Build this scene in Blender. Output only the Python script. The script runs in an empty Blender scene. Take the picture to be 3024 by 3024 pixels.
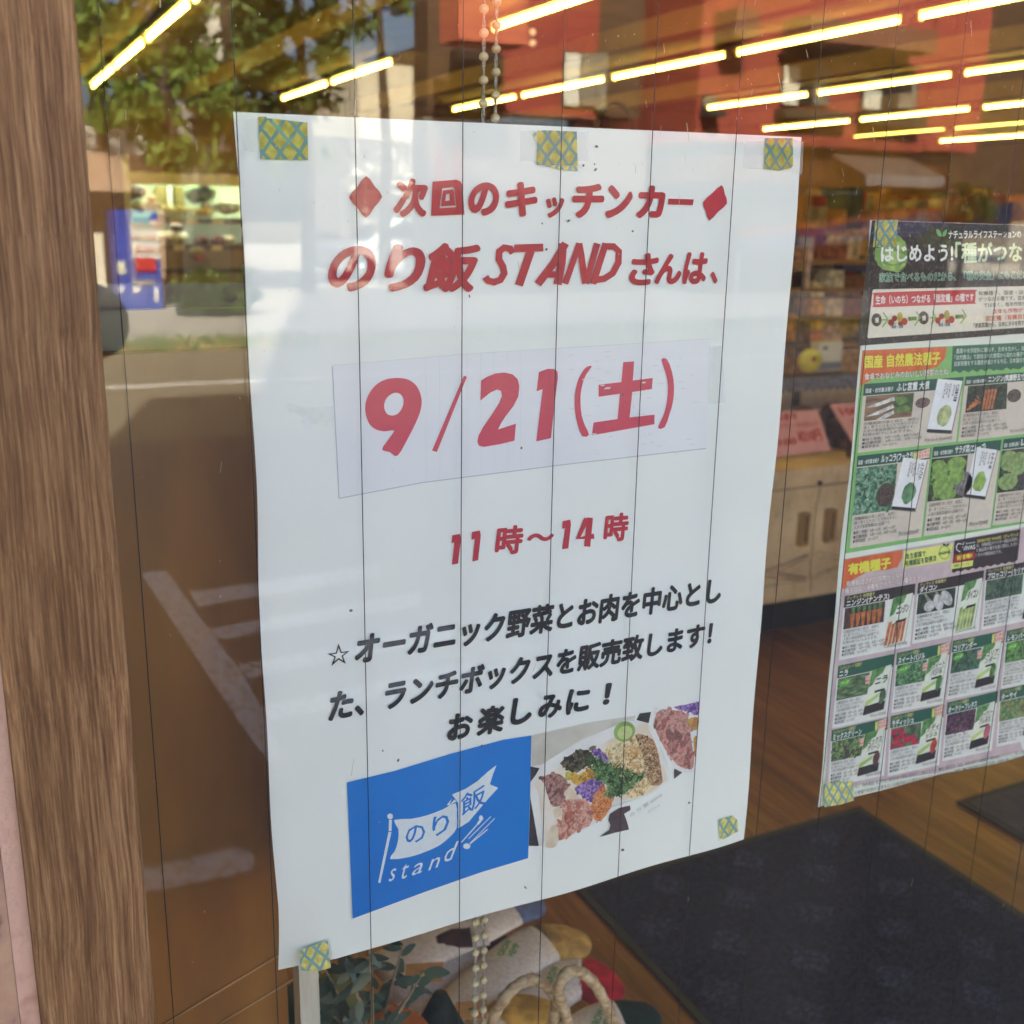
import bpy, math, random
import numpy as np
from mathutils import Vector, Matrix
random.seed(7)
S = bpy.context.scene
COL = S.collection

# ------------------------------------------------------------------ camera
CAM = np.array([-.1104, -.4792, 1.5])
YAW, PIT, ROL = [math.radians(a) for a in (26.65, -14.92, .96)]
FPX = 3238.0
_f = np.array([math.sin(YAW)*math.cos(PIT), math.cos(YAW)*math.cos(PIT), math.sin(PIT)])
_r = np.array([math.cos(YAW), -math.sin(YAW), 0.0])
_u = np.cross(_r, _f)
_r, _u = math.cos(ROL)*_r + math.sin(ROL)*_u, -math.sin(ROL)*_r + math.cos(ROL)*_u
cd = bpy.data.cameras.new('camera')
cam = bpy.data.objects.new('camera', cd); COL.objects.link(cam)
cd.sensor_width = 36.0; cd.lens = 36.0*FPX/3024.0
cd.clip_start = 0.02; cd.clip_end = 600
cd.dof.use_dof = True; cd.dof.focus_distance = 0.54; cd.dof.aperture_fstop = 15.0
m = Matrix.Identity(4)
for i in range(3):
    m[i][0] = _r[i]; m[i][1] = _u[i]; m[i][2] = -_f[i]; m[i][3] = CAM[i]
cam.matrix_world = m
S.camera = cam

# ------------------------------------------------------------------ world, sun, exposure
SUN = Vector((-0.22, 0.70, 0.62)).normalized()
w = bpy.data.worlds.new('World'); S.world = w; w.use_nodes = True
nt = w.node_tree; bg = nt.nodes['Background']
sky = nt.nodes.new('ShaderNodeTexSky'); sky.sky_type = 'NISHITA'; sky.sun_disc = False
sky.sun_elevation = math.asin(SUN.z); sky.sun_rotation = math.atan2(SUN.x, SUN.y)
sky.air_density = 0.8; sky.dust_density = 6.0; sky.ozone_density = 0.6
nt.links.new(sky.outputs[0], bg.inputs[0]); bg.inputs[1].default_value = 0.15
sl = bpy.data.lights.new('sun', 'SUN'); sl.energy = 4.7; sl.angle = math.radians(.5); sl.color = (1, .93, .80)
so = bpy.data.objects.new('sun', sl); COL.objects.link(so)
so.rotation_euler = (-SUN).to_track_quat('-Z', 'Y').to_euler()
S.view_settings.view_transform = 'Standard'; S.view_settings.look = 'None'
S.view_settings.gamma = 1.0; S.view_settings.use_curve_mapping = False
S.view_settings.exposure = 2.88
S.render.engine = 'CYCLES'
S.cycles.max_bounces = 10; S.cycles.transparent_max_bounces = 16
S.cycles.use_denoising = True; S.cycles.caustics_reflective = False; S.cycles.caustics_refractive = False
S.cycles.sample_clamp_indirect = 6.0

# ------------------------------------------------------------------ measuring helpers
def ray(x, y): return _f + _r*(x-1512)/FPX - _u*(y-1512)/FPX
def onY(x, y, Y):                      # the point of the sight line at depth Y
    d = ray(x, y); return CAM + d*(Y-CAM[1])/d[1]
def onZ(x, y, Z):
    d = ray(x, y); return CAM + d*(Z-CAM[2])/d[2]
def G(x, y):
    p = onY(x, y, 0.0); return p[0], p[2]
def rf(x, y, D):                       # street side, seen in the pane
    p = onY(x, y, D); return p[0], p[2]
def it(x, y, Y):
    p = onY(x, y, Y); return p[0], p[2]
def srgb(r, g, b):
    return tuple((c/255/12.92 if c/255 <= .04045 else ((c/255+.055)/1.055)**2.4) for c in (r, g, b))

# ------------------------------------------------------------------ materials
MATS = {}
def M(name, c, rough=.6, c2=None, scale=8., stretch=(1, 1, 1), bump=0., metal=0., spec=.5, lo=.35, hi=.65, detail=5., coord='Object', c3=None, kind='noise', bscale=None, dist=.002):
    if name in MATS: return MATS[name]
    mt = bpy.data.materials.new(name); mt.use_nodes = True; MATS[name] = mt
    n = mt.node_tree; b = n.nodes['Principled BSDF']; L = n.links.new
    b.inputs['Roughness'].default_value = rough; b.inputs['Metallic'].default_value = metal
    b.inputs['Specular IOR Level'].default_value = spec
    if c2 is None: c2 = tuple(v*.88 for v in c)
    tc = n.nodes.new('ShaderNodeTexCoord'); mp = n.nodes.new('ShaderNodeMapping')
    mp.inputs['Scale'].default_value = stretch; L(tc.outputs[coord], mp.inputs[0])
    if kind == 'noise':
        t = n.nodes.new('ShaderNodeTexNoise'); t.inputs['Detail'].default_value = detail; out = t.outputs[0]
    elif kind == 'voronoi':
        t = n.nodes.new('ShaderNodeTexVoronoi'); out = t.outputs['Distance']
    t.inputs['Scale'].default_value = scale; L(mp.outputs[0], t.inputs['Vector'])
    r = n.nodes.new('ShaderNodeValToRGB'); L(out, r.inputs[0])
    r.color_ramp.elements[0].position = lo; r.color_ramp.elements[1].position = hi
    r.color_ramp.elements[0].color = (*c2, 1); r.color_ramp.elements[1].color = (*c, 1)
    if c3: e = r.color_ramp.elements.new((lo+hi)/2); e.color = (*c3, 1)
    L(r.outputs[0], b.inputs['Base Color'])
    if bump:
        bp = n.nodes.new('ShaderNodeBump'); bp.inputs['Strength'].default_value = bump; bp.inputs['Distance'].default_value = dist
        if bscale:
            t2 = n.nodes.new('ShaderNodeTexNoise'); t2.inputs['Scale'].default_value = bscale; t2.inputs['Detail'].default_value = 4
            L(mp.outputs[0], t2.inputs['Vector']); L(t2.outputs[0], bp.inputs['Height'])
        else: L(out, bp.inputs['Height'])
        L(bp.outputs[0], b.inputs['Normal'])
    return mt
def EM(name, c, s):
    if name in MATS: return MATS[name]
    mt = bpy.data.materials.new(name); mt.use_nodes = True; MATS[name] = mt
    b = mt.node_tree.nodes['Principled BSDF']; b.inputs['Base Color'].default_value = (*c, 1)
    b.inputs['Emission Color'].default_value = (*c, 1); b.inputs['Emission Strength'].default_value = s
    return mt
def ink(c, rough=.55):
    return M('ink_%02x%02x%02x' % c, srgb(*c), rough, c2=tuple(v*.93 for v in srgb(*c)), scale=300)
def photo_ink(a, b, scale=500., c3=None, kind='noise', lo=.38, hi=.62, stretch=(1, 1, 1)):
    nm = 'photo_%02x%02x%02x_%02x%02x%02x_%d' % (*a, *b, int(scale))
    return M(nm, srgb(*a), .5, c2=srgb(*b), scale=scale, c3=srgb(*c3) if c3 else None, kind=kind, lo=lo, hi=hi, stretch=stretch)

def glass_mat():
    mt = bpy.data.materials.new('window_glass'); mt.use_nodes = True
    n = mt.node_tree; L = n.links.new; n.nodes.remove(n.nodes['Principled BSDF'])
    g = n.nodes.new('ShaderNodeNewGeometry'); d = n.nodes.new('ShaderNodeVectorMath'); d.operation = 'DOT_PRODUCT'
    L(g.outputs['Normal'], d.inputs[0]); L(g.outputs['Incoming'], d.inputs[1])
    a = n.nodes.new('ShaderNodeMath'); a.operation = 'ABSOLUTE'; L(d.outputs['Value'], a.inputs[0])
    s = n.nodes.new('ShaderNodeMath'); s.operation = 'SUBTRACT'; s.inputs[0].default_value = 1; L(a.outputs[0], s.inputs[1])
    p = n.nodes.new('ShaderNodeMath'); p.operation = 'POWER'; p.inputs[1].default_value = 5; L(s.outputs[0], p.inputs[0])
    q = n.nodes.new('ShaderNodeMath'); q.operation = 'MULTIPLY_ADD'; q.inputs[1].default_value = .945; q.inputs[2].default_value = .048; L(p.outputs[0], q.inputs[0])
    t = n.nodes.new('ShaderNodeBsdfTransparent'); t.inputs[0].default_value = (.965, .985, .972, 1)
    gl = n.nodes.new('ShaderNodeBsdfGlossy'); gl.inputs['Roughness'].default_value = 0.0
    # float glass is never quite flat
    tc = n.nodes.new('ShaderNodeTexCoord'); nz = n.nodes.new('ShaderNodeTexNoise'); nz.inputs['Scale'].default_value = 5.0; nz.inputs['Detail'].default_value = 1
    L(tc.outputs['Object'], nz.inputs['Vector'])
    bp = n.nodes.new('ShaderNodeBump'); bp.inputs['Strength'].default_value = .12; bp.inputs['Distance'].default_value = .0006
    L(nz.outputs[0], bp.inputs['Height']); L(bp.outputs[0], gl.inputs['Normal'])
    mx = n.nodes.new('ShaderNodeMixShader'); L(q.outputs[0], mx.inputs[0]); L(t.outputs[0], mx.inputs[1]); L(gl.outputs[0], mx.inputs[2])
    # a thin film of street dust and wiping marks
    mp = n.nodes.new('ShaderNodeMapping'); mp.inputs['Scale'].default_value = (1, 1, .45); mp.inputs['Rotation'].default_value = (0, .5, 0); L(tc.outputs['Object'], mp.inputs[0])
    n2 = n.nodes.new('ShaderNodeTexNoise'); n2.inputs['Scale'].default_value = 9; n2.inputs['Detail'].default_value = 5; n2.inputs['Distortion'].default_value = 1.0; L(mp.outputs[0], n2.inputs['Vector'])
    r2 = n.nodes.new('ShaderNodeMapRange'); r2.inputs['From Min'].default_value = .35; r2.inputs['From Max'].default_value = .7; r2.inputs['To Min'].default_value = .0008; r2.inputs['To Max'].default_value = .009; L(n2.outputs[0], r2.inputs['Value'])
    df = n.nodes.new('ShaderNodeBsdfDiffuse'); df.inputs[0].default_value = (.72, .69, .62, 1)
    m3 = n.nodes.new('ShaderNodeMixShader'); L(r2.outputs[0], m3.inputs[0]); L(mx.outputs[0], m3.inputs[1]); L(df.outputs[0], m3.inputs[2])
    L(m3.outputs[0], n.nodes['Material Output'].inputs[0]); return mt
def clear_mat(name, tint, gloss, dif):
    mt = bpy.data.materials.new(name); mt.use_nodes = True
    n = mt.node_tree; L = n.links.new; b = n.nodes['Principled BSDF']
    b.inputs['Base Color'].default_value = (*tint, 1); b.inputs['Roughness'].default_value = gloss
    t = n.nodes.new('ShaderNodeBsdfTransparent'); mx = n.nodes.new('ShaderNodeMixShader'); mx.inputs[0].default_value = dif
    L(t.outputs[0], mx.inputs[1]); L(b.outputs[0], mx.inputs[2]); L(mx.outputs[0], n.nodes['Material Output'].inputs[0]); return mt

# ------------------------------------------------------------------ object helpers
LOC = {}
def tag(o, label=None, cat=None, group=None, kind=None):
    if label: o['label'] = label
    if cat: o['category'] = cat
    if group: o['group'] = group
    if kind: o['kind'] = kind
    return o
def thing(name, loc, label, cat, group=None):
    o = bpy.data.objects.new(name, None); COL.objects.link(o); o.location = loc; o.empty_display_size = .05
    LOC[o.name] = Vector(loc); return tag(o, label, cat, group)
class B:
    def __init__(s): s.v = []; s.f = []; s.sm = False
    def add(s, vs, fs):
        k = len(s.v); s.v += [tuple(v) for v in vs]; s.f += [tuple(i+k for i in f) for f in fs]; return s
    def box(s, x0, x1, y0, y1, z0, z1):
        return s.add([(x0,y0,z0),(x1,y0,z0),(x1,y1,z0),(x0,y1,z0),(x0,y0,z1),(x1,y0,z1),(x1,y1,z1),(x0,y1,z1)],
                     [(0,3,2,1),(4,5,6,7),(0,1,5,4),(1,2,6,5),(2,3,7,6),(3,0,4,7)])
    def quad(s, a, b, c, d): return s.add([a, b, c, d], [(0,1,2,3)])
    def tube(s, pts, rad, n=8, flat=1., up=None, cap=True):
        s.sm = True
        P = [Vector(p) for p in pts]; R = rad if isinstance(rad, (list, tuple)) else [rad]*len(P)
        k = len(s.v); prev = None
        for i, p in enumerate(P):
            t = (P[min(i+1, len(P)-1)] - P[max(i-1, 0)]).normalized()
            a = Vector(up) if up else (Vector((0,0,1)) if abs(t.z) < .9 else Vector((1,0,0)))
            if prev is not None and not up: a = prev
            x = t.cross(a).normalized(); y = x.cross(t).normalized(); prev = y
            for j in range(n):
                an = 2*math.pi*j/n; s.v.append(tuple(p + x*math.cos(an)*R[i] + y*math.sin(an)*R[i]*flat))
        for i in range(len(P)-1):
            for j in range(n):
                a = k+i*n+j; b = k+i*n+(j+1) % n; s.f.append((a, b, b+n, a+n))
        if cap:
            s.f.append(tuple(k+j for j in range(n))[::-1]); s.f.append(tuple(k+(len(P)-1)*n+j for j in range(n)))
        return s
    def ball(s, c, r, nu=10, nv=7, sc=(1, 1, 1), rot=None):
        s.sm = True; k = len(s.v)
        for i in range(nv+1):
            th = math.pi*i/nv
            for j in range(nu):
                ph = 2*math.pi*j/nu; d = Vector((math.sin(th)*math.cos(ph)*sc[0], math.sin(th)*math.sin(ph)*sc[1], math.cos(th)*sc[2]))*r
                if rot is not None: d = rot @ d
                s.v.append((c[0]+d.x, c[1]+d.y, c[2]+d.z))
        for i in range(nv):
            for j in range(nu):
                a = k+i*nu+j; b = k+i*nu+(j+1) % nu; s.f.append((a, a+nu, b+nu, b))
        return s
    def prism(s, pts, y0, y1):          # pts: (x, z) outline, given depth
        n = len(pts); k = len(s.v)
        s.v += [(x, y0, z) for x, z in pts] + [(x, y1, z) for x, z in pts]
        s.f.append(tuple(k+i for i in range(n))); s.f.append(tuple(k+n+i for i in range(n))[::-1])
        for i in range(n): j = (i+1) % n; s.f.append((k+i, k+n+i, k+n+j, k+j))
        return s
def mk(name, b, mat, parent=None, kind=None, label=None, cat=None, group=None, smooth=None, jit=0):
    me = bpy.data.meshes.new(name)
    off = Vector((0, 0, 0)); p = parent
    while p is not None: off += p.location; p = p.parent
    v = [(x-off.x, y-off.y, z-off.z) for x, y, z in b.v]
    if jit: v = [(x+random.uniform(-jit, jit), y+random.uniform(-jit, jit), z+random.uniform(-jit, jit)) for x, y, z in v]
    me.from_pydata(v, [], b.f); me.materials.append(mat); me.update()
    if (b.sm if smooth is None else smooth):
        for q in me.polygons: q.use_smooth = True
    o = bpy.data.objects.new(name, me); COL.objects.link(o)
    if parent: o.parent = parent
    return tag(o, label, cat, group, kind)
def copy_tree(o, parent=None):
    c = o.copy(); COL.objects.link(c)
    if parent: c.parent = parent
    for ch in list(o.children): copy_tree(ch, c)
    return c
def solo(name, b, mat, label, cat, group=None, **k):
    """a thing that is one mesh, its origin at its own base"""
    xs = [v[0] for v in b.v]; ys = [v[1] for v in b.v]; zs = [v[2] for v in b.v]
    c = Vector(((min(xs)+max(xs))/2, (min(ys)+max(ys))/2, min(zs)))
    b.v = [(x-c.x, y-c.y, z-c.z) for x, y, z in b.v]
    o = mk(name, b, mat, None, None, label, cat, group, **k); o.location = c; return o

# ------------------------------------------------------------------ flat print on the inside of the glass
LAYER = [0]
def plane_part(name, polys, mat, parent, Y, px=True, kind=None):
    """polys: outlines measured on the picture plane of the glass; each one a flat printed piece (joined when kind is stuff)"""
    import mathutils.geometry as mg
    b = B(); o = None
    for n_, po in enumerate(polys):
        if not kind: b = B()
        pts = [G(*p) if px else p for p in po]; y = Y - n_*6e-6
        tri = mg.tessellate_polygon([[Vector((x, z, 0)) for x, z in pts]])
        k = len(b.v); b.v += [(x, y, z) for x, z in pts]
        for t in tri:
            a, c, d = [pts[i] for i in t]
            s = (c[0]-a[0])*(d[1]-a[1])-(c[1]-a[1])*(d[0]-a[0])
            b.f.append(tuple(k+i for i in (t if s > 0 else t[::-1])))
        if not kind: o = mk(name, b, mat, parent)
    if kind: o = mk(name, b, mat, parent, kind)
    return o
_TC = {}
def text_mesh(s, bold=0., shear=0., res=2):
    key = (s, bold, shear, res)
    if key in _TC: return _TC[key]
    cu = bpy.data.curves.new('t', 'FONT'); cu.body = s; cu.size = 1; cu.resolution_u = res; cu.offset = bold; cu.shear = shear
    cu.fill_mode = 'FRONT'
    ob = bpy.data.objects.new('t', cu); COL.objects.link(ob)
    dg = bpy.context.evaluated_depsgraph_get()
    me = bpy.data.meshes.new_from_object(ob.evaluated_get(dg))
    vs = [(v.co.x, v.co.y) for v in me.vertices]; fs = [tuple(p.vertices) for p in me.polygons]
    bpy.data.objects.remove(ob); bpy.data.curves.remove(cu); bpy.data.meshes.remove(me)
    _TC[key] = (vs, fs); return vs, fs
def bil(q, u, v):   # q = BL, BR, TR, TL
    return tuple((1-u)*(1-v)*q[0][i] + u*(1-v)*q[1][i] + u*v*q[2][i] + (1-u)*v*q[3][i] for i in (0, 1))
EMB = {}
def lettering(items, mat, parent, Y, name='lettering', bold=.012, shear=0., res=2, join=False, nb=8):
    """items: (string, corners BL BR TR TL on the glass plane, mode). 'em' keeps the font's own heights, 'fit' fills the box"""
    b = B()
    for n_, (s, q, mode) in enumerate(items):
        if not join: b = B()
        vs, fs = text_mesh(s, 0., shear, res)
        if not vs: continue
        x0 = min(v[0] for v in vs)-bold; x1 = max(v[0] for v in vs)+bold
        if mode == 'fit': y0 = min(v[1] for v in vs)-bold; y1 = max(v[1] for v in vs)+bold
        elif mode == 'lat': y0, y1 = 0.0, .73
        else: y0, y1 = EMB['cjk']
        offs = [(bold*math.cos(2*math.pi*i/nb), bold*math.sin(2*math.pi*i/nb)) for i in range(nb)] if bold > 0 else [(0, 0)]
        for j, (ox, oy) in enumerate(offs):           # a heavier weight is built up from shifted copies
            k = len(b.v)
            for (x, y) in vs:
                g = bil(q, (x+ox-x0)/max(x1-x0, 1e-6), (y+oy-y0)/max(y1-y0, 1e-6)); b.v.append((g[0], Y-j*5e-6, g[1]))
            for f in fs:
                f = tuple(k+i for i in f); a, c, d = [b.v[i] for i in f[:3]]
                b.f.append(f if (c[0]-a[0])*(d[2]-a[2])-(c[2]-a[2])*(d[0]-a[0]) > 0 else f[::-1])
        if not join: o = mk(name, b, mat, parent)
    if join: o = mk(name, b, mat, parent, 'stuff')
    return o
_v, _ = text_mesh('国', 0, 0); EMB['cjk'] = (min(v[1] for v in _v)-.02, max(v[1] for v in _v)+.02)
def Q(o, s, *pts):    # picture points of a magnified crop -> glass plane
    return [G(o[0]+s*x, o[1]+s*y) for x, y in pts]
def QP(o, s, *pts): return [(o[0]+s*x, o[1]+s*y) for x, y in pts]
def ell(cx, cy, rx, ry, n=20, rot=0.):
    return [(cx+rx*math.cos(2*math.pi*i/n)*math.cos(rot)-ry*math.sin(2*math.pi*i/n)*math.sin(rot),
             cy+rx*math.cos(2*math.pi*i/n)*math.sin(rot)+ry*math.sin(2*math.pi*i/n)*math.cos(rot)) for i in range(n)]
def smooth(pts, n=4):
    out = []; N = len(pts)
    for i in range(N):
        p0, p1, p2, p3 = pts[i-1], pts[i], pts[(i+1) % N], pts[(i+2) % N]
        for k in range(n):
            t = k/n
            out.append(tuple(.5*((2*p1[j])+(-p0[j]+p2[j])*t+(2*p0[j]-5*p1[j]+4*p2[j]-p3[j])*t*t+(-p0[j]+3*p1[j]-3*p2[j]+p3[j])*t**3) for j in (0, 1)))
    return out
def blob(pts, amp=.0, n=5, rnd=random):
    o = smooth(pts, n)
    return [(x+rnd.uniform(-amp, amp), y+rnd.uniform(-amp, amp)) for x, y in o]
def stroke(pts, wd):
    """ribbon along a polyline, returns quads"""
    res = []; P = [Vector((p[0], p[1])) for p in pts]; L = []; R = []
    for i, p in enumerate(P):
        t = (P[min(i+1, len(P)-1)]-P[max(i-1, 0)]).normalized(); n = Vector((-t.y, t.x))
        L.append(p+n*wd/2); R.append(p-n*wd/2)
    return [tuple(v) for v in L] + [tuple(v) for v in R[::-1]]

def clutter(name, parent, inside, mats, n, size, Y, R, elong=2.2, k=6):
    """many small printed scraps scattered by inside(R) -> point on the glass plane; one mesh per colour"""
    for mi, mt in enumerate(mats):
        b = B()
        for i in range(n):
            x, z = inside(R); s = size*R.uniform(.5, 1.3); a = R.uniform(0, math.pi); e = R.uniform(1, elong); kk = len(b.v)
            for j in range(k):
                an = 2*math.pi*j/k; u, v = math.cos(an)*s*e*.5*R.uniform(.8, 1.15), math.sin(an)*s*.5*R.uniform(.8, 1.15)
                b.v.append((x+u*math.cos(a)-v*math.sin(a), Y-(i*len(mats)+mi)*1.2e-7, z+u*math.sin(a)+v*math.cos(a)))
            b.f.append(tuple(kk+j for j in range(k)))
        mk(name, b, mt, parent, 'stuff')
def inpoly(pts):
    xs = [q[0] for q in pts]; zs = [q[1] for q in pts]
    def f(R):
        for _ in range(60):
            x, z = R.uniform(min(xs), max(xs)), R.uniform(min(zs), max(zs)); c = False
            for i in range(len(pts)):
                (x0, z0), (x1, z1) = pts[i-1], pts[i]
                if (z0 > z) != (z1 > z) and x < (x1-x0)*(z-z0)/(z1-z0)+x0: c = not c
            if c: return x, z
        return x, z
    return f
# ================================================================== window wall
glassM = glass_mat()
PX0, PX1 = -.064, 1.30               # first pane between the wooden posts
pane = thing('window_pane', (PX0, -.0034, .10), 'large clear wired shop window pane with thin vertical wires, right of the wooden post', 'window')
mk('glass', B().box(PX0, PX1, -.0068, -.0002, .10, 2.75), glassM, pane)
wireM = M('wire_dark', srgb(52, 50, 50), .4, metal=.6)
for k in range(27):
    x = -.0513+.0506*k
    if x < PX1-.01:
        mk('wire', B().tube([(x+.0006*math.sin(k*3.1), -.0034, .10), (x, -.0034, 1.4), (x-.0004*math.cos(k*2.), -.0034, 2.75)], .00024, 6), wireM, pane)
pane2 = thing('window_pane', (1.36, -.0034, .10), 'far right clear shop window pane beyond the seed poster', 'window')
mk('glass', B().box(1.36, 2.9, -.0068, -.0002, .10, 2.75), glassM, pane2)
# dust, splashes and little scratches on the street side of the glass
Rg = random.Random(21); bg_ = B()
for i in range(420):
    u = Rg.random()**.6; px, py = Rg.uniform(300, 3024), Rg.uniform(-40, 700) if Rg.random() < .72 else Rg.uniform(500, 3024)
    if py < 700 and Rg.random() < .6: px = Rg.uniform(1700, 3024)
    x, z = G(px, py); s = Rg.choice((.00016, .0002, .0003)) ; l = s*(Rg.uniform(1, 1.6) if Rg.random() < .88 else Rg.uniform(6, 16)); a = Rg.uniform(1.1, 2.0)
    k = [(x+l*math.cos(a)*q-s*math.sin(a)*w, -.00685, z+l*math.sin(a)*q+s*math.cos(a)*w) for q, w in ((-1, -.6), (1, -.5), (1, .5), (-1, .6))]
    bg_.add(k, [(0, 1, 2, 3)])
mk('glass_dust', bg_, M('dust_pale', srgb(200, 188, 160), .9), pane, 'stuff')
# wooden posts
def wood_mat(name, a, b_, c3, sc=(420, 420, 9)):
    mt = bpy.data.materials.new(name); mt.use_nodes = True; n = mt.node_tree; L = n.links.new; bs = n.nodes['Principled BSDF']
    bs.inputs['Roughness'].default_value = .62; bs.inputs['Specular IOR Level'].default_value = .3
    tc = n.nodes.new('ShaderNodeTexCoord')
    nz = n.nodes.new('ShaderNodeTexNoise'); nz.inputs['Scale'].default_value = 6; nz.inputs['Detail'].default_value = 3
    L(tc.outputs['Object'], nz.inputs['Vector'])
    mpw = n.nodes.new('ShaderNodeVectorMath'); mpw.operation = 'MULTIPLY_ADD'; mpw.inputs[1].default_value = (.010, .010, 0)
    L(nz.outputs['Color'], mpw.inputs[0]); L(tc.outputs['Object'], mpw.inputs[2])
    def layer(scale, det, s):
        mp = n.nodes.new('ShaderNodeMapping'); mp.inputs['Scale'].default_value = s; L(mpw.outputs[0], mp.inputs[0])
        t = n.nodes.new('ShaderNodeTexNoise'); t.inputs['Scale'].default_value = scale; t.inputs['Detail'].default_value = det
        t.inputs['Roughness'].default_value = .78; L(mp.outputs[0], t.inputs['Vector']); return t
    t1 = layer(1, 8, sc); t2 = layer(1, 2, (sc[0]*.12, sc[1]*.12, sc[2]*.25)); t3 = layer(1, 2, (sc[0]*2.6, sc[1]*2.6, sc[2]*5))
    r1 = n.nodes.new('ShaderNodeValToRGB'); L(t1.outputs[0], r1.inputs[0])
    r1.color_ramp.elements[0].position = .36; r1.color_ramp.elements[0].color = (*b_, 1)
    r1.color_ramp.elements[1].position = .66; r1.color_ramp.elements[1].color = (*a, 1)
    e = r1.color_ramp.elements.new(.5); e.color = (*c3, 1)
    r2 = n.nodes.new('ShaderNodeValToRGB'); L(t2.outputs[0], r2.inputs[0])
    r2.color_ramp.elements[0].position = .3; r2.color_ramp.elements[0].color = (.62, .58, .55, 1)
    r2.color_ramp.elements[1].position = .7; r2.color_ramp.elements[1].color = (1.15, 1.15, 1.15, 1)
    mx = n.nodes.new('ShaderNodeMix'); mx.data_type = 'RGBA'; mx.blend_type = 'MULTIPLY'; mx.inputs[0].default_value = 1
    L(r1.outputs[0], mx.inputs[6]); L(r2.outputs[0], mx.inputs[7])
    r3 = n.nodes.new('ShaderNodeValToRGB'); L(t3.outputs[0], r3.inputs[0])
    r3.color_ramp.elements[0].position = .30; r3.color_ramp.elements[0].color = (.72, .68, .66, 1)
    r3.color_ramp.elements[1].position = .42; r3.color_ramp.elements[1].color = (1, 1, 1, 1)
    mx2 = n.nodes.new('ShaderNodeMix'); mx2.data_type = 'RGBA'; mx2.blend_type = 'MULTIPLY'; mx2.inputs[0].default_value = .8
    L(mx.outputs[2], mx2.inputs[6]); L(r3.outputs[0], mx2.inputs[7]); L(mx2.outputs[2], bs.inputs['Base Color'])
    bp = n.nodes.new('ShaderNodeBump'); bp.inputs['Strength'].default_value = .5; bp.inputs['Distance'].default_value = .0006
    L(t1.outputs[0], bp.inputs['Height']); L(bp.outputs[0], bs.inputs['Normal']); MATS[name] = mt; return mt
woodM = wood_mat('weathered_wood', srgb(178, 146, 104), srgb(92, 66, 44), srgb(134, 102, 68), (900, 900, 16))
post = solo('wooden_post', B().box(-.1095, -.0640, -.046, .10, 0, 2.9), woodM, 'weathered brown wooden window post with strong vertical grain, at the left edge', 'post')
bv = post.modifiers.new('b', 'BEVEL'); bv.width = .0015; bv.segments = 2
post2 = solo('wooden_post', B().box(1.30, 1.36, -.03, .10, 0, 2.9), woodM, 'brown wooden window post at the right end of the wired pane', 'post')
plasterM = M('pink_plaster', srgb(206, 172, 152), .9, c2=srgb(180, 140, 122), scale=60, bump=.5, bscale=300, lo=.30, hi=.45)
roughM = M('stained_stone', srgb(180, 150, 122), .95, c2=srgb(50, 42, 40), scale=42, bump=1., c3=srgb(168, 136, 116), lo=.36, hi=.58, dist=.006)
XS = onY(62, 3024, -.04)[0]
bw = B().box(XS, -.1097, -.040, .10, 0, 2.9)
solo('plaster_edge', bw, plasterM, 'narrow pale pink plaster strip beside the wooden post', 'wall')
solo('outer_wall', B().box(-3.2, XS-.0002, -.040, .10, 0, 2.9), roughM, 'rough stained pinkish outer wall left of the window', 'wall')
facM = M('store_render', srgb(205, 196, 180), .9, c2=srgb(190, 180, 164), scale=3)
storef = thing('store_building', (0, .0, 2.9), 'upper storey of the shop above its own window, casting the street shadow', 'building')
mk('facade', B().box(-12, -1.6, .0, .12, 2.9, 6.45).box(-1.6, -.7, .0, .12, 2.9, 8.05), facM, storef)
mk('facade', B().box(-.7, 34, .0, .12, 2.9, 20.), facM, storef)
mk('roof_slab', B().box(-12, 34, .121, 17.8, 5.8, 6.1), facM, storef)
mk('facade', B().box(2.9, 3.1, -.05, .1, 0, 2.9).box(-.126, 3.0, -.03, .1, 2.75, 2.9), woodM, storef)
mk('shade_eave', B().box(-12, 30, -1.35, -.001, 2.80, 2.90), facM, storef)  # unseen overhang, added to shade the top of the notice
mk('sill', B().box(-.064, 1.30, -.05, .06, .02, .098).box(1.36, 2.9, -.05, .06, .02, .098), woodM, storef)

# ================================================================== poster one: the white notice
paperM = M('paper_white', srgb(242, 245, 242), .55, c2=srgb(237, 241, 238), scale=14, bump=.6, bscale=7, dist=.004)
slipM = M('paper_slip', srgb(238, 239, 243), .5, c2=srgb(234, 235, 240), scale=20)
def sheet(name, outline, Y, mat, parent, wav=.0005, curl=None):
    """a sheet of paper with thickness, built as a grid between four sides given as picture points"""
    q = outline; nx, nz = 30, 40; b = B(); b.sm = True
    for j in range(nz+1):
        for i in range(nx+1):
            u, v = i/nx, j/nz; x, z = bil([G(*p) for p in q], u, v)
            y = Y + wav*(.5+.5*math.sin(5*u+3.1*v)*math.cos(4*v-u*2))
            if curl: y += curl(u, v); 
            ex = (.0007*math.sin(9*v+1.3)+.0005*math.sin(23*v))*(abs(u-.5)*2)**6; ez = (.0018*math.sin(5.0*u+.6)+.0007*math.sin(17*u+1))*(1-v)**8
            b.v.append((x+ex, y, z+ez))
    for j in range(nz):
        for i in range(nx):
            a = j*(nx+1)+i; b.f.append((a, a+1, a+nx+2, a+nx+1))
    o = mk(name, b, mat, parent); s = o.modifiers.new('s', 'SOLIDIFY'); s.thickness = .00012; s.offset = 1; s.use_rim = False; return o
Y1 = .0010
p1 = thing('notice_poster', (G(1500, 1500)[0], Y1, G(1500, 2700)[1]), 'large white notice with red and black Japanese writing, date slip and blue logo print', 'poster')
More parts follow.
